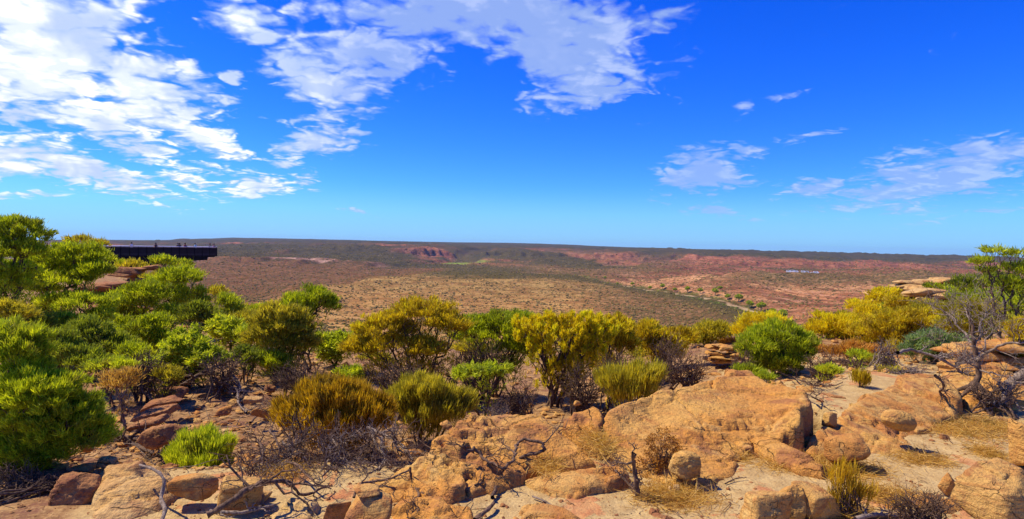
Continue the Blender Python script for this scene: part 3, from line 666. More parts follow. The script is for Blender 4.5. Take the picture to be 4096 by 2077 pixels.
slab('sandstone_rock', [(2090,1910,0.030),(2200,1880,0.070),(2330,1860,0.090),(2480,1845,0.100),(2520,1880,0.070),(2500,1930,0.040),(2380,1955,0.030),(2310,2000,0.010),(2200,1980,0.020)], [(2330,1905,0.075)],
     'low reddish stone slab half sunk in the sand below the straw filled gap', mat=M_rock_orange, seed=4, edge=.05, lump=.025)
slab('sandstone_rock', [(3240,1800,0.050),(3250,1750,0.112),(3290,1690,0.149),(3330,1660,0.161),(3400,1620,0.211),(3480,1550,0.248),(3560,1508,0.273),(3700,1495,0.273),(3780,1510,0.248),(3840,1560,0.198),(3830,1640,0.112),(3740,1700,0.050),(3690,1760,0.012),(3640,1820,-0.012),(3500,1830,-0.012),(3380,1840,-0.006),(3290,1840,-0.006)],
     [(3500,1680,0.124),(3620,1620,0.161)], 'right hand sandstone slab with dark red stains carrying a smooth oval stone', seed=5, mat=M_rock_orange, lump=.07)
slab('sandstone_rock', [(410,1860,.1),(520,1835,.16),(600,1840,.18),(690,1900,.10),(720,1960,.04),(640,2060,.0),(500,2110,-.02),(360,2110,-.02),(390,1980,.05)], [(540,1930,.12)],
     'pale sandstone slab in the lower left corner crossed by a curved grey stick', seed=6, mat=M_rock_pale, edge=.08)
slab('sandstone_rock', [(3760,1480,0.198),(3860,1460,0.236),(3960,1470,0.236),(4090,1500,0.186),(4140,1590,0.124),(3990,1600,0.124),(3880,1600,0.124)], [], 'yellow stone ledge at the foot of the bare grey tree', seed=7, mat=M_rock, bed=.07)
slab('sandstone_rock', [(3580,1995,.02),(3640,1950,.06),(3740,1960,.07),(3850,1985,.05),(3880,2030,.02),(3800,2050,.0),(3640,2030,.0)], [(3730,1990,.09)], 'flat red blotched stone sunk in sand near the lower right corner', seed=8, mat=M_rock_orange, edge=.06, lump=.03)
slab('sandstone_rock', [(1600,2090,.03),(1560,2030,.04),(1640,1990,.05),(1780,1985,.05),(1880,2010,.04),(1900,2060,.03),(1840,2095,.03)], [(1740,2030,.055)], 'low cracked orange stone at the bottom edge under the thin crooked stick', seed=41, mat=M_rock, edge=.05, lump=.03)
slab('sandstone_rock', [(2020,2095,.03),(2050,2040,.04),(2140,2010,.045),(2250,2030,.04),(2330,2070,.03),(2300,2100,.02)], [], 'reddish flagstone at the bottom edge left of the small flush red stone', seed=42, mat=M_rock_orange, edge=.05, lump=.025)
slab('sandstone_rock', [(1080,2095,.03),(1070,2030,.05),(1150,1990,.05),(1260,2000,.04),(1290,2050,.03),(1230,2100,.03)], [], 'pale flagstone at the bottom edge left of the red wedge', seed=43, mat=M_rock_pale, edge=.05, lump=.025)
slab('sandstone_rock', [(3440,2095,.03),(3460,2050,.05),(3560,2030,.05),(3680,2040,.05),(3740,2080,.03)], [], 'orange flagstone under the smooth grey branch at the bottom right', seed=44, mat=M_rock_orange, edge=.05, lump=.02)
slab('sandstone_rock', [(2540,2050,.01),(2600,2030,.025),(2680,2040,.02),(2720,2090,.0),(2600,2095,.0)], [], 'small flush red stone in the sand at the bottom edge', seed=9, mat=M_rock_red, edge=.04, lump=.012)

def B(name, sx, sy, z, hw, hh, dp, label, seed, mat=None, rot=(0, 0, 0), **kw):
    """boulder whose centre is seen at sx, sy at height z; hw, hh half width and height in photo units, dp depth factor"""
    c = on_z(sx, sy, z); D = c[1]; m = D / 2440
    return boulder(name, sx, sy, D, (hw * m * 1.15, hw * m * dp, hh * m * 1.25), label, seed=seed, mat=mat, rot=rot, **kw)
B('stone_block', 765, 1945, .13, 95, 52, .7, 'squared orange stone block with a dark face in the lower left', 11, M_rock_orange, (0, .05, .1), planes=7)
B('stone_block', 965, 1985, .08, 100, 80, .8, 'split pale orange stone beside the squared block, under thick curved sticks', 12, M_rock_orange, (0, .2, .3), planes=8)
B('rock', 320, 1960, .06, 95, 75, .8, 'dark brown knobbly rock under the big green bush, lower left', 13, M_rock_red, rough=.12, strata=.05)
B('boulder', 1485, 2035, .11, 100, 66, .9, 'rounded orange boulder with a small cap stone at the bottom left of centre', 14, M_rock_orange, planes=10, round_=.25)
B('cap_stone', 1468, 1958, .22, 66, 15, .8, 'flat cap stone resting on the rounded orange boulder', 15, M_rock_orange, planes=10)
B('rock', 1345, 2058, .05, 55, 55, .6, 'red wedge shaped rock left of the capped boulder', 16, M_rock_red, (0.1, 0.5, 0.2), planes=6)
B('round_stone', 2745, 1860, .14, 72, 58, .85, 'round pale stone with a shadowed hollow side beside the dry twiggy shrub', 17, M_rock, (0, .1, .2), planes=12, round_=.15, rough=.10)
slab('tilted_stone', [(2990,1742,.10),(3050,1738,.11),(3130,1765,.10),(3230,1812,.08),(3300,1850,.06),(3290,1880,.055),(3180,1862,.06),(3090,1822,.06),(3020,1785,.07)], [(3120,1800,.085),(3060,1775,.09),(3200,1835,.075)], 'long tilted orange stone lying below the dark cleft', seed=18, edge=.04, lump=.02, bed=.02, frac=0.)
B('overhung_stone', 3395, 1800, .14, 100, 58, .75, 'stone with a scooped overhanging front right of the long tilted stone', 19, M_rock_orange, (-.25, 0, .1), planes=9)
B('oval_stone', 3595, 1682, .25, 76, 40, .75, 'smooth oval layered stone sitting on the right hand slab', 20, M_rock, (0, .25, .1), planes=16, round_=.75, strata=.03, rough=.025)
B('boulder', 3060, 2050, .12, 115, 95, .8, 'rough orange boulder cut by the bottom edge, right of centre', 21, M_rock_orange, (0, .1, .3), planes=8, rough=.08)
B('boulder', 3170, 2010, .10, 70, 70, .7, 'pale flaked boulder wedged between two orange ones at the bottom right', 22, M_rock, (.1, .15, .3), planes=9, rough=.09)
B('boulder', 3265, 2020, .08, 85, 75, .8, 'smooth orange leaning boulder behind the golden broom clump', 23, M_rock_orange, (.1, .15, .2), planes=7)
B('boulder', 4020, 2010, .20, 140, 110, .8, 'big layered boulder in the lower right corner', 24, M_rock_orange, (0, .1, .3), planes=9, strata=.05, rough=.08)
B('boulder', 3990, 1900, .32, 110, 62, .8, 'blocky boulder stacked on the big layered one at the right edge', 25, M_rock_orange, (.2, -.1, .5), planes=8, rough=.08)
B('boulder', 4105, 1790, .16, 85, 85, .8, 'tall rounded boulder cut by the right edge of the picture', 26, M_rock, (0, .1, .3), planes=10)
B('rock', 3790, 1940, .06, 40, 40, .6, 'small pointed orange rock standing in the sand at right', 27, M_rock_orange, (.2, .6, .3), planes=6)
B('rock', 3870, 1985, .03, 22, 30, .6, 'small yellow stone against the big layered boulder', 28, M_rock_pale, planes=8)
B('rock', 3275, 1650, -.12, 50, 45, .7, 'brown rock jammed inside the dark cleft', 29, M_rock_red, (.2, .5, .2), planes=8)
B('rock', 3320, 1680, .16, 32, 34, .7, 'squared small rock at the mouth of the dark cleft', 30, M_rock_orange, (0, .3, .2), planes=7)
B('rock', 3225, 1770, .03, 28, 22, .8, 'small orange stone below the cleft between two slabs', 31, M_rock_orange, planes=8)
B('rock', 3345, 1600, -.05, 50, 22, .8, 'flat brown rock behind the dark cleft', 32, M_rock_red, planes=9)
B('rock', 2310, 1612, .27, 14, 10, .8, 'tiny chip of stone on top of the narrow wedge', 33, M_rock, planes=8, sub=3)
B('rock', 2705, 1955, .03, 17, 20, .9, 'small cream stone in the straw under the dry shrub', 34, M_rock_pale, planes=8, sub=4)
B('rock', 2680, 1955, .02, 9, 11, .9, 'tiny white pebble left of the cream stone in the straw', 35, M_rock_pale, planes=8, sub=3)
B('rock', 2990, 1795, .05, 22, 14, .9, 'small orange stone at the edge of the sand below the largest slab', 36, M_rock_orange, planes=8, sub=4)
B('rock', 1790, 1702, .24, 22, 16, .9, 'loose red chip standing on the left end of the broad cracked slab', 37, M_rock_orange, (0, .5, 0), planes=6, sub=4)
for i, (a, b, z, w, h, rt, lb) in enumerate([
    (650, 1610, -.30, 85, 14, -.20, 'thin red tilted rock plate, top one of three left of the lime bush'), (620, 1650, -.28, 90, 14, -.22, 'thin dark red rock plate in the middle of the three tilted plates'),
    (600, 1685, -.22, 85, 12, -.22, 'lowest thin red plate with a grey stick against it'), (690, 1572, -.38, 80, 24, -.12, 'dark red rock with a flat top under the branches'),
    (640, 1740, -.12, 90, 42, -.15, 'purplish red crumbly rock left of the lime bush'), (1030, 1650, -.32, 28, 18, .1, 'orange stone on the rubble slope left of the gold bush'),
    (1080, 1556, -.5, 24, 16, .1, 'small red stone on the upper rubble slope'), (1010, 1600, -.4, 40, 12, .1, 'pale flat stone on the rubble slope'),
    (900, 1640, -.35, 34, 14, -.2, 'pink flat stone above the lime bush'), (1120, 1790, -.2, 60, 24, .2, 'orange flagstone under the tangle of dead sticks'),
    (1040, 1985, .03, 50, 26, 0, 'pale low stone in the sand by the thick curved sticks'), (430, 1850, .05, 45, 25, .1, 'small orange rock where the green bush meets the pale slab'),
    (350, 1790, .0, 28, 18, .1, 'little orange rock half hidden by the big green bush'),
    (3335, 1568, -.1, 26, 14, .1, 'cream stone on the sand behind the cleft'), (3410, 1566, -.1, 20, 14, .1, 'little squared stone on the sand behind the cleft'), (3320, 1450, -.3, 40, 20, .1, 'pale block on the slope below the golden bushes'),
    (2920, 1490, .37, 22, 14, .1, 'knob of stone on top of the largest slab'), (2960, 1515, .34, 75, 34, .15, 'crumbly pitted rock on the crest of the largest slab'),
    (3640, 1503, .28, 26, 9, .1, 'flat stone on top of the right hand slab'), (3680, 1720, .03, 40, 14, .1, 'thin stone at the foot of the right hand slab'), (3775, 1750, .02, 22, 14, .1, 'small red stone in the straw at right')]):
    B('rock', a, b, z, w, h, .7, lb, 60 + i, (M_rock_red if 'red' in lb or 'purpl' in lb else M_rock_pale if ('pale' in lb or 'cream' in lb) else M_rock_orange), (0.1, rt, .2), planes=8, sub=4 if w < 60 else 5, rough=.08)

def outcrop(sx, sy, D, n, wid, hgt, label, seed, mat):
    """a stack of weathered beds built as one mesh"""
    R = np.random.default_rng(seed); c = at(sx, sy, D); m = D / 2440; Vs, Fs, off = [], [], 0
    for k in range(n):
        w = wid * m * R.uniform(.35, .7); t = hgt * m * R.uniform(.14, .32)
        p, fc = stone_verts(seed * 31 + k, (w, w * .8, t), 4, 8, .07)
        q = p + np.array([R.uniform(-.6, .6) * wid * m, R.uniform(-.5, .5) * wid * m, (k / n - .5) * hgt * m * 1.7])
        Vs.append(q); Fs.append(fc + off); off += len(p)
    o = mk('rock_outcrop', np.concatenate(Vs), np.concatenate(Fs), mat); o.location = c; return tag(o, label, 'rock outcrop')
outcrop(3960, 1440, 9.0, 26, 190, 90, 'layered orange rock shelf behind the bare grey tree', 3, M_rock_orange)
outcrop(3720, 1165, 30, 26, 200, 60, 'pale bedded rock outcrop above the golden bushes on the right', 4, M_rock_pale)
outcrop(3790, 1215, 24, 26, 150, 60, 'tumbled pale rocks stepping down below the right hand outcrop', 5, M_rock_pale)
outcrop(570, 1115, 26, 16, 90, 60, 'brown layered outcrop below the viewing deck', 6, M_rock_red)
outcrop(430, 1180, 22, 18, 160, 60, 'shadowed broken rocks behind the leaning tree on the left', 7, M_rock_red)
outcrop(2900, 1410, 11, 16, 110, 40, 'pink broken rock ledge left of the round green bush', 8, M_rock)
outcrop(460, 1240, 15, 10, 120, 40, 'dark rocks in the shade between the left hand trees', 9, M_rock_red)

# ------------------------------------------------------------------ trees and shrubs
P_ = plant
A_ = 'acacia trees on the left'
P_('acacia_tree', [(265,1045,150,70),(150,1080,120,70),(390,1090,70,50),(100,1160,110,50),(230,1120,150,45)], 140, 12.0, 'green', 'large flat crowned green acacia on the left with a thick dark forked trunk', 'tree', under=.1, dens=1.0)
P_('acacia_tree', [(40,935,120,70),(-40,1000,120,90),(60,1010,120,60),(-20,1120,130,80)], -40, 10.5, 'green', 'tallest green acacia, cut by the left edge of the picture', 'tree', under=.3)
P_('acacia_tree', [(705,1120,95,55),(650,1190,80,60),(760,1200,70,60)], 730, 16.5, 'green', 'round topped acacia with a bare forked stem below the end of the deck', 'tree', under=.1)
P_('acacia_tree', [(600,1170,80,50),(540,1210,85,60),(500,1260,60,40)], 545, 14.5, 'green', 'leaning green acacia between the rock outcrop and the round topped one', 'tree', under=.3)
P_('acacia_tree', [(1250,1190,85,45),(1195,1215,60,40),(1300,1225,55,40),(1200,1260,70,40)], 1240, 11.0, 'green', 'slender tree with a sparse airy crown above the olive bushes left of centre', 'tree', dens=.7, under=.2)
P_('shrub', [(330,1215,130,45),(420,1270,60,40),(240,1200,60,30)], 330, 11.5, 'lime', 'arching bright green bush under the large acacia')
P_('shrub', [(660,1050,60,25),(720,1060,50,18)], 670, 27, 'green', 'small green treetop just under the dark deck')
P_('shrub', [(520,1062,55,22),(590,1078,50,14)], 530, 28, 'olive', 'olive brown bush on the rim below the deck')
P_('shrub', [(320,965,50,20),(370,975,50,15)], 330, 20, 'olive', 'brownish bush peeping over the large acacia against the sky')
P_('shrub', [(870,1175,36,28)], 870, 24, 'olive', 'single small dark bush on the edge of the red slope')
P_('shrub', [(905,1215,45,40),(930,1250,40,40)], 900, 17, 'lime', 'rounded pale green bush left of the red slope')
P_('shrub', [(960,1290,60,45),(1010,1310,50,45)], 970, 13, 'olive', 'dull olive bush behind the bright yellow green one')
P_('shrub', [(930,1340,80,50),(880,1310,60,40)], 920, 12, 'lime', 'broad leaved yellow green bush in the left middle distance', style='broad')
P_('shrub', [(1010,1350,60,50),(1050,1330,40,40)], 1000, 10.5, 'lime', 'bright yellow green bush beside the big olive green one')
P_('shrub', [(1120,1300,110,80),(1080,1350,90,80),(1180,1370,90,70),(1190,1280,60,50)], 1150, 9.8, 'olive', 'big olive green bush with dark stems left of the golden tree', dens=1.1)
P_('shrub', [(1340,1400,70,60),(1400,1380,60,50),(1290,1370,40,40)], 1340, 11.5, 'lime', 'yellow green bush tucked against the left side of the golden tree', style='broad')
P_('shrub', [(740,1390,90,70),(830,1430,80,50),(700,1450,80,60)], 760, 8.8, 'lime', 'leafy yellow green bush with pale broad leaves, left middle', style='broad', dens=.9)
P_('shrub', [(560,1340,90,60),(640,1370,60,60),(620,1300,60,45)], 590, 10.5, 'green', 'dusky green bush in the thicket behind the leafy bush')
P_('shrub', [(430,1380,110,60),(350,1330,90,60),(480,1420,70,50)], 400, 9.5, 'deep', 'dark green bush at the heart of the left thicket')
P_('shrub', [(300,1440,110,60),(220,1390,90,60)], 270, 8.0, 'deep', 'shadowy green bush behind the foreground green one')
P_('shrub', [(420,1470,70,26),(490,1460,50,22)], 440, 7.5, 'lime', 'low bright green spray at the foot of the thicket')
P_('shrub', [(250,1300,60,50),(300,1330,50,40)], 270, 10.5, 'green', 'green bush beside the trunk of the large acacia')
P_('shrub', [(30,1230,60,35),(90,1260,50,30)], 20, 9.5, 'olive', 'olive green bush at the left edge under the tallest acacia')
P_('shrub', [(780,1270,60,60),(840,1290,50,45)], 790, 14, 'deep', 'dark bush right of the bare forked stem')
P_('shrub', [(680,1270,70,50)], 680, 14.5, 'green', 'green bush under the round topped acacia')
P_('shrub', [(470,1530,60,50),(520,1510,50,40)], 500, 6.8, 'straw', 'dead straw coloured fern like bush above the tilted red plates', dens=.35, bark=M_grey)
# the big one in the left foreground
P_('shrub', [(40,1420,120,120),(150,1560,170,100),(60,1640,150,140),(230,1680,160,110),(130,1790,150,110),(300,1760,110,90),(60,1860,120,80)], 60, 4.3, 'green', 'huge feathery green bush filling the lower left edge', dens=1.0, under=.5, Lf=1.3, stems=3)
P_('shrub', [(20,1350,60,70),(80,1420,60,60)], 10, 5.2, 'lime', 'yellow green shoots rising behind the huge bush at the left edge', Lf=1.1)
# centre row
P_('shrub', [(1690,1265,130,65),(1540,1320,120,60),(1780,1310,90,60),(1600,1390,140,55),(1450,1390,90,50),(1720,1400,70,40)], 1670, 9.6, 'gold', 'tall golden tree like shrub with many stems in the centre left', stems=4, under=.2, dens=1.0)
P_('shrub', [(1340,1600,140,70),(1230,1660,110,70),(1450,1660,120,70),(1340,1690,180,60)], 1370, 6.3, 'bronze', 'wide golden brown broom bush over a tangle of dead sticks', style='broom', dens=1.5, stems=5, under=.2)
P_('shrub', [(1690,1580,110,60),(1800,1620,90,60),(1620,1620,80,50),(1720,1640,120,50)], 1700, 7.2, 'olive', 'dark olive broom bush right of the wide golden one', style='broom', dens=1.3, stems=4)
P_('shrub', [(1390,1500,55,28)], 1390, 8.8, 'green', 'small green sprig above the wide golden bush', style='broad')
P_('shrub', [(1910,1490,90,30),(1990,1480,60,26),(1850,1500,40,24)], 1930, 8.2, 'lime', 'thin bright green spray in front of the dark twiggy shrubs', style='broad', dens=.6)
P_('shrub', [(2030,1290,130,40),(1910,1300,90,35),(2110,1320,90,45),(1990,1350,160,60),(2080,1400,90,50)], 2000, 10.5, 'green', 'flat topped green shrub with a dark twiggy underside in the centre', under=.05, stems=4)
P_('shrub', [(2200,1305,140,55),(2330,1300,110,50),(2250,1375,130,75),(2130,1340,80,50),(2390,1350,80,60),(2340,1400,80,60),(2270,1460,80,40)], 2220, 9.6, 'yellow', 'brightest yellow flowering shrub in the centre', style='tuft', under=.4, stems=5, dens=1.35)
P_('shrub', [(2440,1310,90,50),(2480,1380,80,60)], 2440, 10.8, 'gold', 'golden shrub right behind the yellow flowering one', stems=3, dens=1.4)
P_('shrub', [(2600,1340,70,50),(2700,1350,70,45),(2640,1400,90,50)], 2640, 11.5, 'gold', 'yellow green shrub with two rounded heads right of centre', stems=4, dens=1.4)
P_('shrub', [(2850,1330,80,45),(2800,1360,60,40)], 2840, 14, 'olive', 'pale olive round bush on its own right of centre', stems=3)
P_('shrub', [(2480,1520,90,50),(2590,1500,80,40),(2540,1570,100,50)], 2530, 8.2, 'olive', 'low dark olive bush behind the narrow stone wedge', style='broom', dens=.7)
P_('shrub', [(3060,1310,110,55),(2990,1330,60,40)], 3050, 13, 'yellow', 'yellow topped bush behind the round green one')
P_('shrub', [(3130,1350,110,60),(3040,1400,80,70),(3190,1410,70,70),(3110,1450,100,60)], 3110, 9.8, 'green', 'large round green bush right of centre', under=.5, dens=1.2)
P_('shrub', [(2990,1490,50,22)], 2985, 7.4, 'green', 'low green cushion on the crest of the largest slab')
P_('shrub', [(3065,1512,40,20)], 3060, 7.2, 'lime', 'small yellow green cushion beside the crest of the slab')
P_('shrub', [(3340,1300,95,55),(3290,1330,60,50),(3390,1340,60,40)], 3340, 14.5, 'yellow', 'rounded golden bush with dark stems right of the green one', stems=4)
P_('shrub', [(3470,1340,80,45),(3520,1370,60,40)], 3470, 13.5, 'gold', 'dull gold bush between the rounded golden one and the wide dome')
P_('shrub', [(3650,1290,140,55),(3580,1330,110,60),(3740,1320,110,50)], 3640, 13, 'gold', 'wide dome of golden foliage, the largest bush on the right', stems=5, dens=1.1)
GL = 'small golden bushes on the right hand slope'
for i, (a, b, rx, ry, d, lf, lb) in enumerate([
    (3450,1215,60,22,24,'yellow','golden bush at the upper left of the golden cluster'), (3540,1180,60,26,24,'yellow','highest golden bush, beside the bedded outcrop'), (3590,1215,45,26,21,'gold','golden bush right of the highest one'),
    (3480,1250,60,26,20,'yellow','bright low golden cushion in the middle of the cluster'), (3430,1280,50,26,18,'gold','golden cushion at the lower left of the cluster'), (3530,1275,45,20,18,'yellow','small golden cushion above the wide dome'),
    (3660,1215,60,22,22,'gold','golden bush below the bedded outcrop'), (3710,1235,70,26,18,'olive','olive dome among the tumbled pale rocks'), (3400,1320,40,20,15,'olive','small olive cushion beside the rounded golden bush'),
    (3560,1235,45,22,22,'green','green bush in the middle of the golden cluster'), (3370,1265,40,20,19,'olive','greenish cushion at the left rim of the cluster'), (3500,1310,40,18,15,'yellow','tiny yellow cushion touching the wide dome')]):
    P_('shrub', [(a, b, rx, ry), (a + rx * .5, b + ry * .5, rx * .6, ry * .7), (a - rx * .5, b + ry * .5, rx * .6, ry * .7)], a, d, lf, lb, group=GL, under=.5)
P_('shrub', [(3750,1370,90,50),(3680,1400,70,50),(3810,1400,70,50)], 3740, 10.5, 'grey', 'grey green rounded bush left of the bare grey tree', dens=1.2, under=.4)
P_('shrub', [(3420,1395,70,35),(3500,1420,60,30),(3370,1410,50,30)], 3420, 10.5, 'rust', 'rust brown dry bush under the golden ones', dens=.6)
P_('shrub', [(3430,1425,45,20)], 3430, 9.3, 'lime', 'small lime green tuft on the slope below the rust brown bush', dens=.8)
P_('shrub', [(3440,1525,28,28)], 3440, 7.4, 'gold', 'little golden tuft on the stony slope right of the cleft', style='broom', dens=.8)
P_('shrub', [(3870,1240,100,50),(3960,1290,90,55),(3830,1300,70,50)], 3880, 11.5, 'olive', 'olive green bush behind the bare grey tree', dens=.9)
P_('acacia_tree', [(3985,1005,46,20),(4060,1020,46,24),(3925,1050,45,24),(4085,1090,70,45),(4050,1150,70,40),(3945,1085,35,20)], 4070, 9.5, 'green', 'airy green tree against the sky at the right edge', 'tree', under=.3, dens=.5)
P_('shrub', [(3950,1130,80,40),(3870,1140,60,35),(4030,1190,90,45)], 3950, 14.5, 'deep', 'dark green bush under the airy tree at right')
P_('shrub', [(3810,1165,50,20),(3740,1150,40,16)], 3800, 25, 'green', 'small green bush at the top of the bedded outcrop')
P_('shrub', [(3920,1195,80,35),(4010,1240,80,40)], 3930, 12.5, 'green', 'light green spreading bush left of the right edge')
P_('shrub', [(4080,1330,50,60),(4100,1420,50,60)], 4090, 8.8, 'gold', 'orange gold bush cut by the right edge')
P_('shrub', [(4080,1230,50,40)], 4080, 10.5, 'lime', 'lime bush at the right edge above the gold one')
P_('shrub', [(3670,1155,35,14)], 3670, 31, 'olive', 'tiny bush growing from a crack in the bedded outcrop')
# foreground tufts
P_('shrub', [(790,1790,70,60),(870,1800,60,50),(730,1830,60,45),(820,1850,100,50)], 810, 4.75, 'lime', 'bright lime green broom bush in the lower left', style='broom', dens=1.0, stems=5, Lf=1.0)
P_('shrub', [(3370,1940,60,70),(3430,1990,60,50),(3330,2020,70,50)], 3380, 3.75, 'bronze', 'small golden broom clump at the bottom right', style='broom', dens=.11, stems=8, Lf=1.1)
P_('dry_shrub', [(2650,1800,90,80),(2600,1860,70,60),(2710,1860,60,60)], 2650, 4.45, 'rust', 'dry brown twiggy shrub with tiny seed heads beside the round stone', style='broad', dens=.22, stems=9, bark=M_dead, under=.8, bladeL=.014, tip_r=.0018)
P_('dry_shrub', [(3680,1990,110,60),(3760,2010,90,50),(3580,2010,80,50)], 3690, 3.55, None, 'sparse leafless wiry stems at the bottom right', stems=12, bark=M_dead, under=.2, tip_r=.0013)
P_('bare_shrub', [(110,1960,140,70),(40,1900,100,60),(220,1930,80,50)], 120, 3.9, None, 'dark bare twigs filling the lower left corner under the huge bush', stems=8, bark=M_bark, under=.6, spread=.2, tip_r=.002)
# leafless thicket
for i, (a, b, rx, ry, d, bk, lb) in enumerate([
    (2340,1520,110,90,8.6,M_bark,'dark bare twiggy shrub under the yellow flowering one'), (2740,1440,110,70,9.5,M_dead,'grey brown bare shrub behind the crest of the largest slab'), (1920,1420,120,90,10.0,M_bark,'dark leafless shrub under the flat topped green one'),
    (3540,1400,60,70,9.5,M_grey,'pale bare twigs standing beside the grey green bush'), (3290,1440,90,60,9.2,M_dead,'purplish bare shrub right of the round green bush'), (2980,1430,60,50,9.4,M_dead,'low bare grey shrub left of the round green bush'),
    (2080,1560,90,60,8.0,M_bark,'low bare shrub in the shade in front of the yellow flowering one'), (1200,1480,130,60,8.8,M_bark,'bare dark stems under the big olive green bush'), (900,1450,110,60,8.4,M_bark,'bare tangled shrub right of the leafy yellow green bush'),
    (3620,1480,110,40,8.4,M_grey,'low bare grey thicket under the fallen branch at right'), (4000,1560,120,50,6.3,M_dead,'dark bare thicket at the foot of the bare grey tree'), (2680,1380,90,60,10.5,M_dead,'bare brown stems below the two headed shrub'),
    (1600,1480,120,60,8.5,M_bark,'bare lower stems in front of the tall golden shrub'), (3870,1420,70,60,8.0,M_grey,'pale bare bush around the trunk of the bare grey tree'), (1990,1620,60,40,7.0,M_grey,'little grey bare shrub on the shady slope behind the broad slab'),
    (1130,1440,110,50,10.5,M_bark,'dark twigs between the big olive green bush and the golden tree like shrub'), (1780,1450,100,50,10.2,M_bark,'dark twigs under the right side of the tall golden shrub'), (2560,1440,110,50,10.4,M_bark,'dark twiggy undergrowth below the golden shrubs right of centre'), (3420,1440,90,40,10.0,M_dead,'grey undergrowth below the rounded golden bush'), (700,1480,110,50,8.6,M_bark,'dark undergrowth beneath the leafy yellow green bush'), (1450,1470,90,50,9.8,M_bark,'dark undergrowth behind the wide golden broom bush'),
    (560,1450,110,70,7.8,M_bark,'dark bare twigs behind the dead straw coloured bush'), (180,1420,120,80,8.8,M_bark,'shadowed bare twigs around the foot of the large acacia'), (2460,1440,80,70,9.0,M_bark,'bare dark stems left of the low olive bush')]):
    P_('bare_shrub', [(a, b, rx, ry), (a - rx * .3, b + ry * .4, rx * .8, ry * .6)], a, d, None, lb, stems=7, bark=bk, under=.6, spread=.2, tip_r=.0028)

# filler bushes that close the far edge of the rim
FILL = [
 (1180,1200,40,24,20,'olive'),(1060,1240,50,30,18,'green'),(1130,1230,40,24,22,'olive'),(1000,1250,40,28,20,'olive'),(820,1230,36,26,22,'deep'),(1500,1440,60,26,13,'olive'),(1880,1390,60,30,13,'olive'),(1450,1320,50,26,16,'olive'),
 (1850,1340,40,26,15,'olive'),(2380,1420,60,34,12,'gold'),(2560,1410,50,30,14,'olive'),(2760,1390,50,26,15,'olive'),(2920,1390,50,30,14,'rust'),(3230,1400,50,30,13,'olive'),(3250,1350,40,24,16,'gold'),(3300,1410,50,26,12,'rust'),
 (3600,1400,60,30,12,'gold'),(3520,1450,50,22,10,'olive'),(3840,1190,50,22,20,'green'),(3900,1170,60,26,18,'green'),(4000,1130,50,24,16,'deep'),(3760,1280,60,26,14,'olive'),(620,1110,40,18,25,'olive'),(470,1300,60,36,13,'green'),
 (160,1290,60,40,10,'deep'),(540,1410,60,34,9,'green'),(1090,1440,60,34,9.5,'green'),(980,1420,60,34,9.3,'deep'),(660,1500,50,24,7.8,'olive'),(3310,1480,40,20,8.6,'lime'),(3560,1500,44,20,8.4,'olive')]
WORDS = {'olive': 'olive', 'green': 'green', 'deep': 'dark green', 'gold': 'golden', 'bronze': ((0.105, 0.065, 0.004), (0.235, 0.145, 0.006), (0.370, 0.240, 0.010)),
 'rust': 'rusty brown', 'lime': 'lime green', 'yellow': 'yellow'}
PLACE = ['left of the slender tree', 'behind the yellow green bushes left of centre', 'on the rim below the red slope', 'at the left foot of the middle hill', 'beside the small dark bush on the red slope', 'below the left side of the tall golden shrub',
 'between the tall golden shrub and the flat topped one', 'against the middle hill left of the tall golden shrub', 'right behind the tall golden shrub', 'under the right side of the yellow flowering shrub', 'between the two golden shrubs right of centre', 'under the two headed shrub, to its right',
 'between the pale olive bush and the yellow topped one', 'right of the round green bush, low down', 'behind and right of the round green bush', 'low under the rounded golden bush', 'under the wide golden dome', 'in front of the grey green bush, to its left', 'right of the tumbled pale rocks',
 'above the tumbled pale rocks at right', 'under the airy tree, farthest back', 'at the right shoulder of the wide golden dome', 'above the brown layered outcrop', 'below the leaning acacia', 'right beside the trunk of the large acacia', 'in the thicket behind the dead straw coloured bush',
 'under the big olive green bush, to its left', 'deep in the thicket right of the leafy bush', 'above the top tilted red plate', 'on the stony slope left of the little golden tuft', 'beside the low bare grey thicket']
for (a, b, rx, ry, d, lf), pl in zip(FILL, PLACE):
    P_('shrub', [(a, b, rx, ry), (a + rx * .5, b + ry * .5, rx * .7, ry * .8)], a, d, lf, 'small %s bush %s' % (WORDS[lf], pl), group='small bushes along the rim', under=.5, stems=3)

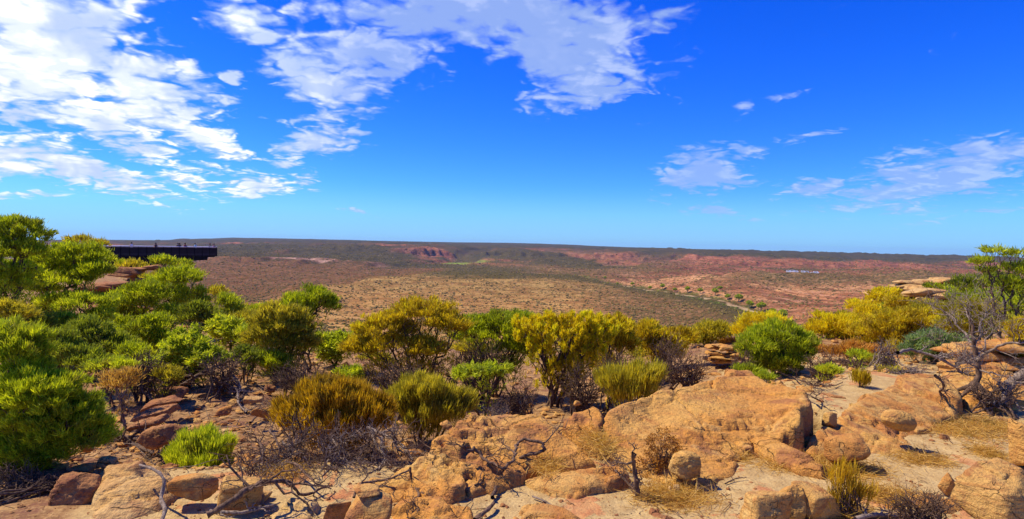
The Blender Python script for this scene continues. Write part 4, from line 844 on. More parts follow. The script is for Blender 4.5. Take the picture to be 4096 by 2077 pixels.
# ------------------------------------------------------------------ dead wood
def stick(name, path, r0, r1, label, mat=None, twigs=6, seed=0, tw=0.35, cat='dead branch', lie=True, wig=.03, group=None, sub=2, cap=.32):
    """path: (sx, sy, height) ; height above the land when lie, else z"""
    R = np.random.default_rng(seed + 500); pts = []
    for a, b, h in path:
        p = on_z(a, b, h)
        if lie:
            for _ in range(3): p = on_z(a, b, landz(p[0], p[1]) + h)
        pts.append(p)
    pts = np.array(pts); n = len(pts); t = np.linspace(0, n - 1, n * 5); i = np.clip(t.astype(int), 0, n - 2); f = (t - i)[:, None]
    p0 = pts[np.clip(i - 1, 0, n - 1)]; p1 = pts[i]; p2 = pts[i + 1]; p3 = pts[np.clip(i + 2, 0, n - 1)]
    C = 0.5 * ((2 * p1) + (p2 - p0) * f + (2 * p0 - 5 * p1 + 4 * p2 - p3) * f ** 2 + (3 * p1 - p0 - 3 * p2 + p3) * f ** 3)
    L = np.linalg.norm(np.diff(pts, axis=0), axis=1).sum(); C[1:-1] += R.normal(size=(len(C) - 2, 3)) * wig * L * .12
    rad = np.linspace(r0, r1, len(C)) * (1 + 0.12 * R.normal(size=len(C))); T = [(C, rad)]
    def side(Cp, rp, k, ln, lev):
        for _ in range(k):
            j = R.integers(2, len(Cp) - 1); s = Cp[j]; tg = Cp[j] - Cp[j - 1]; tg = tg / (np.linalg.norm(tg) + 1e-9)
            d = tg * .7 + R.normal(size=3) * .7; d[2] = abs(d[2]) * .5 if lie else d[2] + .3; d /= np.linalg.norm(d); l = ln * R.uniform(.4, 1)
            q = curve_pts(s, s + d * l, 6, .06, R); rr = np.linspace(rp[j] * .65, rp[j] * .18 + .0008, 6); T.append((q, rr))
            if lev: side(q, rr, 3, ln * .5, lev - 1)
    side(C, rad, twigs, min(L * tw, cap), sub)
    Vt, Ft = tubes(T, 7); o = mk(name, Vt - pts[0], Ft, mat or M_grey); o.location = pts[0]; return tag(o, label, cat, group)
stick('curved_stick', [(560,1860,.24),(620,1880,.26),(655,1920,.22),(645,1990,.14),(660,2040,.12),(640,2100,.08)], 0.008, .012, 'curved grey stick crossing the pale slab in the lower left', twigs=0, lie=False, wig=.01)
stick('dead_branch', [(1150,1850,.10),(1190,1860,.12),(1260,1930,.10),(1330,1945,.04)], .010, .004, 'dark stick bending over the sand beside the broad slab', M_dead, 3, 1, lie=False)
stick('dead_branch', [(830,2060,.10),(930,2000,.16),(1000,1950,.20),(1080,1925,.20),(1160,1930,.12),(1210,1980,.05),(1300,1950,.04)], .020, .007, 'thick twisted branch arching over the split stone', M_dead, 7, 2, lie=False)
stick('dead_branch', [(840,2045,.05),(950,2050,.05),(1060,2030,.05),(1120,2010,.04)], .013, .005, 'grey branch lying low beneath the twisted arching one', M_grey, 5, 3)
stick('dead_branch', [(1415,1990,.02),(1440,1940,.06),(1500,1925,.06),(1570,1910,.10),(1640,1880,.14)], .010, .006, 'forked stick reaching over the rounded boulder', M_dead, 6, 4)
stick('dead_branch', [(1640,1870,.16),(1650,1930,.06),(1675,1980,.05),(1660,2040,.03),(1640,2080,.02)], .008, .005, 'thin crooked stick running down to the bottom edge', M_dead, 6, 5)
stick('forked_branch', [(1855,1770,0.289),(1860,1800,0.236),(1900,1800,0.210),(1960,1850,0.144),(2020,1870,0.118),(2060,1820,0.170),(2070,1770,0.210),(2160,1770,0.223),(2170,1800,0.170),(2090,1830,0.104),(2040,1880,0.058),(1985,1930,0.045),(1970,1990,0.032)], .009, .013, 'bare forked branch looping over the broad cracked slab', M_dead, 5, 6, lie=False)
stick('dead_branch', [(1790,1990,.02),(1860,1960,.04),(1930,1930,.06),(2040,1900,.05)], .009, .006, 'stick lying across the sand below the looping branch', M_dead, 8, 7)
stick('dead_branch', [(1620,2090,.02),(1700,2040,.02),(1760,2010,.03)], .008, .004, 'short dark stick pointing up from the bottom edge', M_dead, 3, 8)
stick('dead_branch', [(1900,2080,.02),(1960,2030,.04),(1975,2010,.04)], .016, .010, 'thick stub of wood at the bottom edge', M_dead, 1, 9)
stick('dead_branch', [(2130,1985,.02),(2190,2010,.02),(2240,2050,.02),(2260,2060,.02)], .006, .004, 'pale bent stick on the bare sand', M_grey, 1, 10, sub=0)
stick('dead_stub', [(2550,1980,.01),(2545,1930,.10),(2535,1860,.22),(2530,1810,.32)], .020, .009, 'dark upright stub of wood left of the dry twiggy shrub', M_dead, 5, 11, lie=False)
stick('dead_branch', [(2460,1880,.10),(2500,1920,.06),(2540,1960,.02)], .010, .007, 'reddish stick leaning beside the upright stub', M_dead, 2, 12, lie=False)
stick('dead_branch', [(2780,1965,.02),(2830,1945,.04),(2870,1935,.03)], .008, .004, 'forked black stick in the sand right of the straw', M_dead, 3, 13)
stick('dead_branch', [(2900,1935,.01),(2940,1915,.02),(2985,1910,.02)], .005, .003, 'thin twig in the sand below the small orange stone', M_dead, 2, 14, sub=0)
stick('dead_branch', [(3420,2075,.05),(3500,2060,.06),(3580,2065,.04),(3640,2080,.02)], .014, .010, 'smooth grey branch along the bottom edge at right', M_grey, 3, 15)
stick('fallen_branch', [(420,1760,.0),(520,1750,.05),(620,1780,.06),(720,1790,.05)], .028, .014, 'dark fallen branch beside the lime bush', M_dead, 10, 16)
stick('fallen_branch', [(400,1720,.05),(470,1740,.05),(560,1790,.03),(660,1830,.0)], .030, .012, 'shaggy black log under the huge green bush', M_bark, 10, 17)
stick('grey_stick', [(520,1725,.03),(560,1700,.07),(605,1655,.12)], .012, .014, 'pale straight stick leaning on the tilted plates', M_grey, 0, 18)
stick('dead_branch', [(930,1500,.2),(960,1540,.15),(950,1600,.1),(985,1650,.03)], .022, .012, 'pale twisted dead trunk on the rubble slope', M_grey, 10, 19)
stick('fallen_branch', [(700,1560,.10),(780,1510,.25),(900,1450,.30),(1010,1430,.35)], .030, .014, 'long dark fallen bough above the rubble slope', M_bark, 12, 20)
stick('dead_branch', [(1000,1690,.05),(1060,1640,.1),(1150,1600,.12)], .014, .006, 'dead stick on the slope left of the wide golden bush', M_dead, 9, 21)
stick('dead_branch', [(3590,1410,.5),(3650,1400,.45),(3760,1435,.35),(3850,1490,.2),(3900,1530,.1)], .022, .012, 'long grey fallen branch arching left of the bare tree', M_grey, 12, 22)
stick('dead_branch', [(3130,1480,.05),(3180,1510,.05),(3260,1540,.04),(3370,1530,.03)], .013, .006, 'fallen sticks on the sand behind the largest slab', M_dead, 10, 23)
stick('dead_branch', [(3200,1560,.1),(3270,1600,.05),(3310,1630,.02)], .010, .006, 'dark stick dropping into the cleft', M_dead, 5, 24)
stick('dead_branch', [(3740,1500,.45),(3775,1540,.35),(3760,1570,.25),(3790,1590,.15)], .014, .010, 'crooked dead branch on the yellow ledge', M_dead, 6, 25, lie=False)
stick('leaning_log', [(4110,1490,.42),(4060,1520,.32),(4030,1560,.22),(4010,1620,.1)], .055, .035, 'grey weathered log leaning in at the right edge', M_grey, 8, 26, lie=False)
# the tangle under the golden bush, each bough a thing of its own
TW = ['leftmost', 'second from left', 'third from left', 'fourth from left', 'fifth from left', 'sixth from left', 'seventh from left', 'eighth from left', 'ninth from left', 'tenth from left', 'eleventh from left', 'rightmost']
for i in range(12):
    R = random.Random(i); a = 1030 + i * 50; y = 1800 + R.uniform(-30, 30)
    stick('dead_branch', [(a, y - 60, .02), (a + R.uniform(-40, 40), y - 10, .06), (a + R.uniform(-70, 70), y + 40, .02), (a + R.uniform(-90, 90), y + 90 , .01)], .011, .004, TW[i] + ' dead bough in the tangle under the wide golden bush', (M_dead, M_dead, M_grey, M_dead)[i % 4], 18, 40 + i, tw=.5, cap=.30, lie=False, group='dead boughs tangled under the golden bush')
stick('dead_branch', [(1470,1710,.05),(1560,1750,.05),(1620,1790,.06),(1650,1840,.06)], .013, .005, 'pale dead branches fanning right from the wide golden bush', M_grey, 10, 70, lie=False, cap=.2)
stick('dead_branch', [(1620,1680,.1),(1700,1720,.15),(1760,1730,.05)], .010, .005, 'grey twigs left of the broad slab below the olive broom bush', M_grey, 7, 71, cap=.2)
stick('dead_branch', [(1480,1710,.05),(1510,1790,.02),(1540,1830,.02),(1510,1880,.02)], .010, .006, 'pale drooping stick over the dark hollow', M_grey, 3, 72, lie=False, cap=.12)

# the bare grey tree at right, grown along its real forks
def bare_tree():
    D = 6.6; R = np.random.default_rng(5)
    def p(a, b, dd=0): return at(a, b, D + dd)
    base = p(3900, 1545); base[2] = min(base[2], .15); br = []
    def limb(pts, r0, r1):
        pts = np.array(pts); q = [curve_pts(a, b, 5, .035, R)[:-1] for a, b in zip(pts[:-1], pts[1:])] + [pts[-1:]]
        q = np.concatenate(q); rr = np.linspace(r0, r1, len(q)); br.append((q, rr)); return q, rr
    trunk, rt = limb([base, p(3915, 1480), p(3905, 1420), p(3895, 1370), p(3890, 1300), p(3870, 1240)], .033, .011)
    roots = [limb([base + np.array([0, 0, .10]), base + np.array([dx, dy, -.06])], .035, .010) for dx, dy in ((-.22, -.08), (.2, .05), (.05, -.2), (-.1, .2))]
    L = [limb([p(3905,1440), p(3950,1410,-.2), p(4010,1380,-.4), p(4110,1370,-.6)], 0.0187, 0.0101), limb([p(3900,1400), p(3860,1330,.2), p(3800,1260,.4), p(3740,1255,.6)], 0.0144, 0.0029),
         limb([p(3890,1330), p(3930,1280,.3), p(3960,1230,.4)], 0.0101, 0.0029), limb([p(3895,1360), p(3850,1350,-.2), p(3800,1300,-.3)], 0.0086, 0.0022), limb([p(3905,1430), p(3960,1340,.3), p(4000,1290,.4)], 0.0101, 0.0022),
         limb([p(3880,1280), p(3850,1220,.2), p(3870,1180,.2)], 0.0072, 0.0014), limb([p(3910,1470), p(3860,1440,-.2), p(3790,1400,-.3)], 0.0094, 0.0022), limb([p(3912,1480), p(3990,1500,-.3), p(4080,1510,-.5)], 0.0115, 0.0036), limb([p(3900,1380), p(3930,1330), p(3920,1270)], 0.0101, 0.0022)]
    def side(q, rr, k, ln, lev):
        for _ in range(k):
            j = R.integers(max(1, len(q) // 4), len(q)); s = q[j]; t = q[j] - q[j - 1]; t /= np.linalg.norm(t); d = t * .8 + R.normal(size=3) * .65 + np.array([0, 0, .2]); d /= np.linalg.norm(d)
            l = ln * R.uniform(.5, 1); w = curve_pts(s, s + d * l, 5, .05, R); r2 = np.linspace(max(rr[j] * .55, .002), .0012, 5); br.append((w, r2))
            if lev: side(w, r2, 3, ln * .55, lev - 1)
    for q, rr in L: side(q, rr, 6, .42, 2)
    root = empty('bare_tree', base, 'bare grey tree with a forked trunk standing at the right', 'tree')
    V, Fq = tubes([(trunk, rt)] + roots, 9); mk('trunk', V - base, Fq, M_dead, root)
    V, Fq = tubes(br[1 + len(roots):], 6); mk('branches', V - base, Fq, M_grey, root)
bare_tree()

# ------------------------------------------------------------------ ground cover: stones, twigs and straw nobody could count
def top_height(X, Y, Zl): return Zl
def scatter_stones(name, n, label, area, seed, smin, smax, mat, sub=1):
    R = np.random.default_rng(seed); d, fc = ico(sub); X, Y = area(R, n); n = len(X); Z = land(X, Y)
    s = smin * (smax / smin) ** (R.random(n) ** 2.2); ax = R.uniform(.5, 1.2, (n, 3)) * np.array([1, 1, .6]); nv = len(d)
    jit = 1 + .22 * R.normal(size=(n, nv, 1)); p = d[None] * jit * ax[:, None, :] * s[:, None, None]
    a = R.uniform(0, 6.28, n); c, q = np.cos(a)[:, None], np.sin(a)[:, None]; p = np.stack([p[..., 0] * c - p[..., 1] * q, p[..., 0] * q + p[..., 1] * c, p[..., 2]], -1)
    p += np.stack([X, Y, Z + s * .1], -1)[:, None, :]
    Fq = (fc[None] + (np.arange(n) * nv)[:, None, None]).reshape(-1, 3)
    o = mk(name, p.reshape(-1, 3), Fq, mat, smooth=False); return tag(o, label, 'stones', kind='stuff')
def area_rim(R, n):
    sx = R.uniform(-1.05, 1.05, n); Y = np.exp(R.uniform(math.log(3.4), math.log(19), n)); X = sx * Y * .86; yr = np.interp(X, RX, RY); k = (Y - yr > -.1); return X[k], Y[k]
def area_sand(R, n):
    Y = R.uniform(2.9, 6.5, n); X = R.uniform(-1, 1, n) * Y * .9; k = perlin(xyz(X * 1.2, Y * 1.2, 4)) > -.15; return X[k], Y[k]
scatter_stones('rubble', 14000, 'loose orange rubble covering the slope behind the rock rim', area_rim, 1, .008, .11, M_rock_orange)
scatter_stones('pale_rubble', 5000, 'pale broken stone scattered among the bushes', area_rim, 2, .008, .06, M_rock_pale)
scatter_stones('gravel', 8000, 'fine brown gravel strewn over the sand', area_sand, 3, .003, .022, M_rock_red)
def scatter_twigs(name, n, label, area, seed, lmin, lmax, r, mat, sides=3):
    R = np.random.default_rng(seed); X, Y = area(R, n); T = []
    Z = land(X, Y); a = R.uniform(0, 6.28, len(X)); L = lmin * (lmax / lmin) ** (R.random(len(X)) ** 1.8)
    for x, y, z, aa, l in zip(X, Y, Z, a, L):
        b = np.array([x, y, z + .004]); e = b + np.array([math.cos(aa) * l, math.sin(aa) * l, abs(R.normal()) * .12 * l])
        T.append((curve_pts(b, e, 4, .06, R), np.linspace(r, r * .4, 4) * (l / lmax) ** .4))
    V, Fq = tubes(T, sides); return tag(mk(name, V, Fq, mat), label, 'litter', kind='stuff')
scatter_twigs('twig_litter', 4200, 'dark fallen twigs littering the slope under the bushes', area_rim, 11, .08, .8, .007, M_dead)
scatter_twigs('pale_twig_litter', 2000, 'bleached twigs scattered under the bushes', area_rim, 12, .08, .7, .006, M_grey)
scatter_twigs('sand_twigs', 900, 'thin twigs dropped on the sand', area_sand, 13, .03, .25, .0035, M_dead)
def straw(cx, cy, rx, ry, n, seed, z=0.0):
    R = np.random.default_rng(seed); c = on_z(cx, cy, z); m = c[1] / 2440; ux = rx * m; uy = ry * c[1] ** 2 / (CAMZ - z) / 2440
    k = R.normal(size=(n, 2)) * .45; X = c[0] + k[:, 0] * ux; Y = c[1] + k[:, 1] * uy; Z = (land(X, Y) if z == 0 else np.full(n, z)) + R.random(n) * .03
    a = R.uniform(0, 6.28, n); dr = np.stack([np.cos(a), np.sin(a), R.normal(size=n) * .18], -1); return np.stack([X, Y, Z], -1), dr, R
Pb, Dr = [], []
for k, a in enumerate([(2690,1985,170,60,1700), (3250,1860,260,45,2600), (3400,1880,160,35,900), (3560,1990,130,45,1300), (3700,1840,130,30,800), (3830,1720,200,55,2400), (3650,1700,90,30,700), (2390,1770,70,60,900), (3950,1820,60,30,600), (3950,1700,150,40,1500), (2180,1860,60,50,500), (1150,1900,80,40,500), (1850,1920,90,40,350), (3350,2050,140,40,900), (2960,1830,40,30,200)]):
    z = .15 if k == 7 else .08 if k == 10 else 0
    p, d, R = straw(*a, 90 + k, z); Pb.append(p); Dr.append(d)
Pb = np.concatenate(Pb); Dr = np.concatenate(Dr)
V, Q, Tt = blades(Pb, Dr, R.uniform(.05, .13, len(Pb)), .0038, R, .5)
o = mk('dry_straw', V, [Q, Tt], leafmat('straw'), smooth=False, attrs={'var': np.repeat(R.random(len(Pb)), 5)}); tag(o, 'dry yellow straw lying in drifts on the sand between the stones', 'straw', kind='stuff')

# ------------------------------------------------------------------ scrub on the far hills
def far_scrub():
    R = np.random.default_rng(21); N_ = 200000
    px = R.uniform(-250, 1270, N_); off = R.uniform(9, 100, N_) ; Y0 = 1.0 / off
    # choose depth so that the dots are even over the ground as the camera sees it
    Y = np.exp(R.uniform(math.log(230), math.log(2500), N_)); X = (px - 512) / F * Y
    Z = land(X, Y); so_, sc_, rk = soilmap(X, Y, Z)
    rd = polydist(X, Y, RIVER); n = fbm(xyz(X / 45, Y / 45, 31), 3)
    k = (R.random(N_) < np.clip(.08 + .6 * sc_ + 1.0 * n, 0.05, 1)) & (rd > 5)
    X, Y, Z = X[k], Y[k], Z[k]; n = len(X); d, fc = ico(1); up = d[:, 2] > -.6
    rd2 = polydist(X, Y, RIVER); s = R.uniform(.38, .9, n) ** 1.0 * R.choice([1, 1, 1, 1.8], n) * (1 + 1.1 * ss(Y, 600, 2200)); nv = len(d)
    p = d[None] * (1 + .25 * R.normal(size=(n, nv, 1))) * (s[:, None, None] * np.array([1, 1, .62])); p += np.stack([X, Y, Z + s * .25], -1)[:, None, :]
    Fq = (fc[None] + (np.arange(n) * nv)[:, None, None]).reshape(-1, 3)
    m, nt = mat_new('distant_scrub'); v = nt.add('ShaderNodeAttribute', attribute_name='var').outputs['Fac']
    c = nt.mix(nt.math('MINIMUM', v, 1.0), (0.11, 0.085, 0.025), (0.27, 0.20, 0.065)); c = nt.mix(nt.step(v, 1.0, 1.1), c, (0.13, 0.16, 0.03)); b = nt.add('ShaderNodeBsdfPrincipled', {'Base Color': c, 'Roughness': 1.0, 'Specular IOR Level': 0.0}); finish(nt, b.outputs[0])
    o = mk('distant_scrub', p.reshape(-1, 3), Fq, m, smooth=False, attrs={'var': np.repeat(np.clip(R.random(n) * .8 + .2 * R.random(n), 0, 1) + 1.0 * (rd2 < 24) * (R.random(n) < .6), nv)}); tag(o, 'low scrub dotting the valley floor and the far slopes', 'scrub', kind='stuff')
far_scrub()
# gum trees along the river, near enough to tell apart
LT = [(2420,1117,.8),(2470,1128,.7),(2530,1136,1),(2600,1150,.9),(2650,1155,1.2),(2700,1165,.9),(2750,1172,1.2),(2800,1180,1.0),(2860,1190,1.3),(2910,1200,1.0),(2955,1208,1.3),(3000,1222,1.2),(3045,1232,1.4),(3090,1247,1.1),(3130,1262,1.5),(2880,1183,.9)]
def river_tree():
    R = np.random.default_rng(3); root = empty('river_tree', (0, 0, 0), 'x', 'tree', 'green trees along the river bed')
    V, Q = tubes([(np.array([[0, 0, -.5], [.1, 0, 2.0], [0, .1, 4.2]]), np.array([.35, .25, .12])), (np.array([[.1, 0, 1.6], [1.2, .3, 3.4]]), np.array([.18, .08])), (np.array([[.1, 0, 1.8], [-1.1, -.3, 3.6]]), np.array([.18, .08]))], 6); mk('trunk', V, Q, M_grey, root)
    n = 1800; d = R.normal(size=(n, 3)); d /= np.linalg.norm(d, axis=1)[:, None]; cl = np.array([[0, 0, 4.6], [1.6, .3, 3.8], [-1.5, -.4, 3.9], [.4, 1.2, 4.2], [-.3, -1.2, 3.6]])[R.integers(0, 5, n)]
    b = cl + d * R.uniform(.6, 1, (n, 1)) * np.array([1.5, 1.5, 1.1]); V, Q, T3 = blades(b, d, .55, .42, R); mk('crown', V, [Q, T3], leafmat('lime'), root, smooth=False, attrs={'var': np.repeat(R.random(n) * .8, 5)})
    return root
rt0 = river_tree(); kids = [c for c in rt0.children]
ORD = ['first', 'second', 'third', 'fourth', 'fifth', 'sixth', 'seventh', 'eighth', 'ninth', 'tenth', 'eleventh', 'twelfth', 'thirteenth', 'fourteenth', 'fifteenth']
for i, (a, b, s) in enumerate(sorted(LT)):
    if i == 0: r = rt0
    else:
        r = rt0.copy(); COL.objects.link(r)
        for c in kids: cc = c.copy(); COL.objects.link(cc); cc.parent = r
    p = on_z(a, b, -54)
    r.location = (p[0], p[1], landz(p[0], p[1])); r.scale = (s * 1.1,) * 3; r.rotation_euler = (0, 0, i * 1.7)
    r['label'] = 'bright green tree by the pale river bed, %s from the left' % (ORD[i] if i < 15 else 'last')

# ------------------------------------------------------------------ the viewing deck and the people on it
M_steel = mat_plain('dark_weathered_steel', (0.010, 0.008, 0.010), .9)
M_rail = mat_plain('pale_rail', (0.62, 0.60, 0.66), .4)
M_mesh = mat_plain('dark_rail_mesh', (0.030, 0.022, 0.026), .9)
def box(c0, c1):
    (a, b, c), (d, e, f) = c0, c1
    V = np.array([[a, b, c], [d, b, c], [d, e, c], [a, e, c], [a, b, f], [d, b, f], [d, e, f], [a, e, f]], float)
    return V, np.array([[0, 3, 2, 1], [4, 5, 6, 7], [0, 1, 5, 4], [1, 2, 6, 5], [2, 3, 7, 6], [3, 0, 4, 7]])
def join(parts):
    Vs, Fs, o = [], [], 0
    for v, f in parts: Vs.append(v); Fs.append(f + o); o += len(v)
    return np.concatenate(Vs), np.concatenate(Fs)
DK = 100.0
tipw = at(856, 990, DK); rootw = at(330, 994, DK - 14)
ax = (rootw - tipw)[:2]; Ld = np.linalg.norm(ax); ang = math.atan2(ax[1], ax[0])     # local +x runs from the tip back to the cliff
deckZ = at(870, 996, DK)[2] - .85
deck = empty('viewing_deck', (tipw[0], tipw[1], deckZ), 'dark steel viewing deck cantilevered out over the gorge on the left', 'viewing deck'); deck.rotation_euler = (0, 0, ang)
Wd = 2.2
V, Fq = box((0, -Wd / 2, -.16), (Ld + 6, Wd / 2, 0)); mk('floor', V, Fq, M_rail, deck, smooth=False)
def girder(y):
    # deepens towards the cliff
    xs = [(.3, .16, .45), (1.4, .16, .5), (1.5, .16, .95), (3.2, .16, 1.0), (7, .16, 1.5), (Ld * .8, .16, 2.6), (Ld + 6, .16, 3.6)]
    V = []; 
    for x, a, b in xs: V += [[x, y - .16, -a], [x, y + .16, -a], [x, y + .16, -b], [x, y - .16, -b]]
    Fq = []
    for i in range(len(xs) - 1):
        for j in range(4): Fq.append([i * 4 + j, i * 4 + (j + 1) % 4, i * 4 + 4 + (j + 1) % 4, i * 4 + 4 + j])
    Fq += [[0, 3, 2, 1], [len(V) - 4, len(V) - 3, len(V) - 2, len(V) - 1]]
    return np.array(V, float), np.array(Fq)
for y in (-.85, .85): V, Fq = girder(y); mk('girder', V, Fq, M_steel, deck, smooth=False)
nP = int(Ld + 6) // 1
for sgn in (-1, 1):
    y = sgn * Wd / 2
    V, Fq = tubes([(np.array([[0, y, 1.16], [Ld + 6, y, 1.16]]), np.array([.09, .09]))], 6); mk('handrail', V, Fq, M_rail, deck)
    V, Fq = box((0.02, y - .02, -.30), (Ld + 6, y + .02, 1.02)); mk('rail_panel', V, Fq, M_mesh, deck, smooth=False)
    V, Fq = box((0.02, y - .035, .0), (Ld + 6, y + .035, .05)); mk('kick_rail', V, Fq, mat_plain('grey_rail', (.10, .09, .11)), deck, smooth=False)
    for i in range(17):
        x = .05 + i * 1.15; V, Fq = box((x - .04, y - .07, -.32), (x + .04, y + .07, 1.22)); mk('rail_post', V, Fq, M_steel, deck, smooth=False)
V, Fq = box((-.04, -Wd / 2, -.30), (0.0, Wd / 2, 1.02)); mk('end_panel', V, Fq, M_mesh, deck, smooth=False)
V, Fq = tubes([(np.array([[-.02, -Wd / 2, 1.16], [-.02, Wd / 2, 1.16]]), np.array([.045, .045]))], 6); mk('end_handrail', V, Fq, M_rail, deck)

def person(x, y, yaw, lean, top, bottom, hair, label, arm=0.3, h=1.7, hat=None):
    """a standing figure on the deck; one continuous body, clothes and hair on it"""
    k = h / 1.7; pts = {}
    def ring(c, rx, ry, n=12, tilt=0.0):
        a = np.arange(n) * 2 * math.pi / n; return np.stack([c[0] + rx * np.cos(a), c[1] + ry * np.sin(a), np.full(n, c[2])], -1)
    skin = mat_plain('skin', (.45, .25, .16)) if 'skin' not in bpy.data.materials else bpy.data.materials['skin']
    bm = bmesh.new(); lay = bm.verts.layers.skin.verify()
    P = {'pel': (0, 0, .95, .13), 'sp': (lean * .1, 0, 1.15, .12), 'ch': (lean * .22, 0, 1.36, .14), 'nk': (lean * .30, 0, 1.49, .055), 'hd': (lean * .34, 0, 1.60, .095), 'hd2': (lean * .34, 0, 1.68, .08)}
    for s, t in ((-1, 'l'), (1, 'r')):
        P['sh' + t] = (lean * .24, s * .18, 1.42, .06); P['el' + t] = (lean * .3 + .10, s * .24, 1.18, .042); P['wr' + t] = (lean * .3 + arm, s * .2, 1.12, .030); P['ha' + t] = (lean * .3 + arm + .08, s * .19, 1.13, .032)
        P['hp' + t] = (0, s * .09, .90, .085); P['kn' + t] = (.02, s * .10, .50, .060); P['an' + t] = (0, s * .10, .09, .042); P['to' + t] = (.15, s * .11, .04, .035)
    E = [('pel', 'sp'), ('sp', 'ch'), ('ch', 'nk'), ('nk', 'hd'), ('hd', 'hd2')]
    for t in 'lr': E += [('ch', 'sh' + t), ('sh' + t, 'el' + t), ('el' + t, 'wr' + t), ('wr' + t, 'ha' + t), ('pel', 'hp' + t), ('hp' + t, 'kn' + t), ('kn' + t, 'an' + t), ('an' + t, 'to' + t)]
    vs = {}
    for n_, (a, b, c, r) in P.items():
        v = bm.verts.new((a * k, b * k, c * k)); v[lay].radius = (r * k, r * k); vs[n_] = v
    vs['pel'][lay].use_root = True
    for a, b in E: bm.edges.new((vs[a], vs[b]))
    me = bpy.data.meshes.new('person'); bm.to_mesh(me); bm.free()
    o = bpy.data.objects.new('person', me); COL.objects.link(o); me.materials.append(skin)
    o.modifiers.new('skin', 'SKIN'); sb = o.modifiers.new('smooth', 'SUBSURF'); sb.levels = sb.render_levels = 1
    o.location = deck.matrix_world @ Vector((x, y, 0)) if False else Matrix.Rotation(ang, 4, 'Z') @ Vector((x, y, 0)) + Vector((tipw[0], tipw[1], deckZ))
    o.rotation_euler = (0, 0, ang + yaw); tag(o, label, 'person')
    def shell(name, rings, mat):
        V = np.concatenate([ring((c[0] * k, c[1] * k, c[2] * k), rx * k, ry * k) for c, rx, ry in rings]); n = 12; F4 = []
        for i in range(len(rings) - 1):
            for j in range(n): F4.append([i * n + j, i * n + (j + 1) % n, (i + 1) * n + (j + 1) % n, (i + 1) * n + j])
        mk(name, V, np.array(F4), mat, o)
    M = lambda c, nm: bpy.data.materials.get(nm) or mat_plain(nm, c)
    shell('shirt', [((0, 0, .93), .17, .20), ((lean * .1, 0, 1.15), .155, .19), ((lean * .22, 0, 1.36), .17, .23), ((lean * .26, 0, 1.47), .10, .13), ((lean * .28, 0, 1.50), .06, .065)], M(top, 'cloth_%d_%d_%d' % tuple(int(v * 99) for v in top)))
    shell('trousers', [((0, .0, .98), .155, .185), ((0, 0, .80), .13, .19), ((.01, 0, .55), .10, .18)], M(bottom, 'cloth_%d_%d_%d' % tuple(int(v * 99) for v in bottom)))
    if hat: shell('hat', [((lean * .34, 0, 1.68), .17, .17), ((lean * .34, 0, 1.69), .11, .11), ((lean * .34, 0, 1.78), .09, .09), ((lean * .34, 0, 1.79), .01, .01)], M(hat, 'hat_cloth'))
    else: shell('hair', [((lean * .34 - .02, 0, 1.58), .115, .11), ((lean * .34 - .02, 0, 1.68), .115, .11), ((lean * .34, 0, 1.75), .07, .07), ((lean * .34, 0, 1.77), .01, .01)], M(hair, 'hair'))
for a in [(.5, .9, 3.0, .3, (.25, .10, .16), (.03, .03, .06), (.02, .015, .01), 'person in a dull red top at the very tip of the deck'),
          (.9, .2, 2.6, .5, (.12, .10, .15), (.03, .03, .05), (.02, .015, .01), 'person in dark clothes leaning just behind the one at the tip'),
          (2.6, -.8, -1.6, .6, (.45, .62, .62), (.05, .05, .08), (.02, .015, .01), 'person in a pale teal shirt bending over the near rail'),
          (4.9, .9, 1.4, .3, (.35, .08, .10), (.03, .03, .05), (.02, .015, .01), 'person in red beside the dark clad pair on the deck'),
          (5.5, .4, 1.6, .2, (.03, .03, .04), (.03, .03, .05), (.3, .2, .1), 'fair haired person in black at the far rail'),
          (5.9, .9, -1.5, .2, (.04, .035, .05), (.03, .03, .05), (.02, .015, .01), 'dark haired person in black left of the fair haired one'),
          (9.2, 1.0, 1.5, .8, (.06, .05, .09), (.03, .03, .05), (.02, .015, .01), 'person bowed low over the far rail midway along the deck'),
          (12.2, .3, 1.5, .5, (.66, .62, .72), (.05, .05, .08), (.02, .015, .01), 'person in a white shirt near the cliff end of the deck'),
          (15.6, .2, -1.5, .2, (.62, .64, .66), (.03, .03, .05), (.02, .015, .01), 'person in a white top farthest left on the deck')]:
    person(*a)

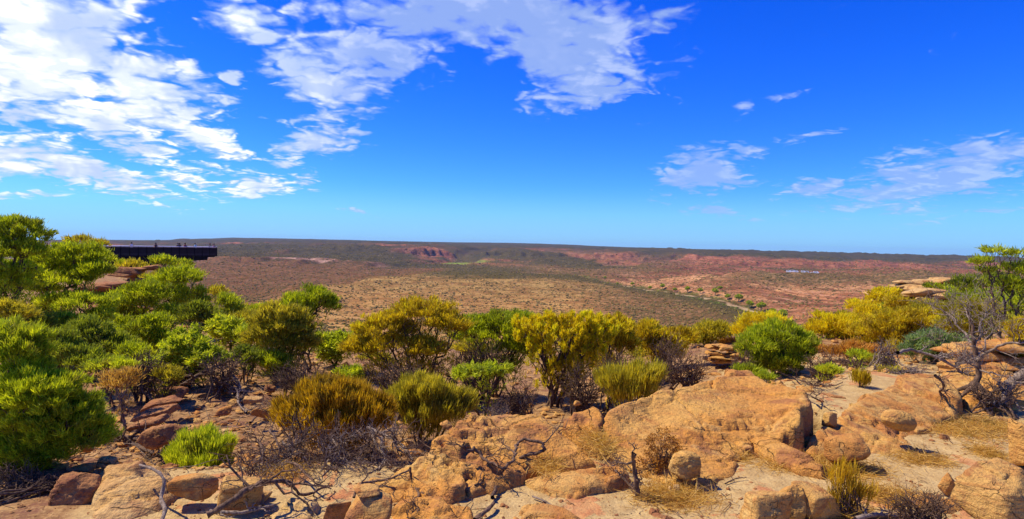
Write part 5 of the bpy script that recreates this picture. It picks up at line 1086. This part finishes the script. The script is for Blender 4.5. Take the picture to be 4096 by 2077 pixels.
# ------------------------------------------------------------------ vehicles on the far plateau
def vehicle():
    root = empty('parked_vehicle', (0, 0, 0), 'x', 'vehicle', 'white vehicles parked on the far plateau')
    Mw = mat_plain('white_paint', (.82, .84, .86), .35); Mg = mat_plain('dark_glass', (.02, .025, .03), .1); Mt = mat_plain('tyre_rubber', (.02, .02, .02), .9)
    prof = [(-2.6, .45), (-2.6, 1.5), (-2.4, 2.5), (1.2, 2.5), (1.7, 1.55), (2.6, 1.3), (2.7, .45)]; n = len(prof)
    V = [[x, -1.0, z] for x, z in prof] + [[x, 1.0, z] for x, z in prof]
    F4 = [[i, (i + 1) % n, n + (i + 1) % n, n + i] for i in range(n)]
    me = bpy.data.meshes.new('body'); me.from_pydata(V, [], F4 + [list(range(n))[::-1], list(range(n, 2 * n))]); me.update(); me.materials.append(Mw); b = bpy.data.objects.new('body', me); COL.objects.link(b); b.parent = root
    for s in (-1, 1):
        v, f = box((-2.0, s * 1.0 - .015 + s * .01, 1.55), (1.1, s * 1.0 + .015 + s * .01, 2.2)); mk('window', v, f, Mg, root, smooth=False)
        for x in (-1.6, 1.8):
            v, f = tubes([(np.array([[x, s * .80, .38], [x, s * 1.05, .38]]), np.array([.38, .38]))], 14); mk('wheel', v, f, Mt, root)
    v, f = box((-2.63, -.8, 1.5), (-2.605, .8, 2.2)); mk('rear_window', v, f, Mg, root, smooth=False)
    return root
v0 = vehicle(); vk = list(v0.children)
VL = ['leftmost white van', 'second white van from the left', 'third white van from the left', 'white van right of the gap', 'white van in the middle of the longer row', 'van behind the middle of the longer row', 'second white van from the right', 'rightmost white van']
for i, (sx, s) in enumerate([(3155, 1), (3172, 1.1), (3186, .9), (3214, 1.0), (3228, 1.1), (3242, .9), (3254, 1.15), (3266, 1.2)]):
    if i == 0: r = v0
    else:
        r = v0.copy(); COL.objects.link(r)
        for c in vk: cc = c.copy(); COL.objects.link(cc); cc.parent = r
    D = 985.0; p = at(sx, 1070, D); r.location = (p[0], p[1], landz(p[0], p[1]) - .05); r.scale = (s * 1.35,) * 3; r.rotation_euler = (0, 0, (i * 2.1) % .3 - .75); r['label'] = VL[i] + ' parked on the far plateau'

# ------------------------------------------------------------------ air
def haze():
    v, f = box((-12000, -60, -400), (12000, 9000, 60))
    m, n = mat_new('valley_haze'); pv = n.add('ShaderNodeVolumePrincipled', {'Color': (0.45, 0.60, 1.0, 1), 'Density': 0.000045, 'Anisotropy': 0.2})
    o_ = n.add('ShaderNodeOutputMaterial'); n.l.new(pv.outputs[0], o_.inputs['Volume'])
    o = mk('haze', v, f, m, smooth=False); tag(o, 'thin blue haze hanging over the gorge country', 'haze', kind='stuff')
haze()
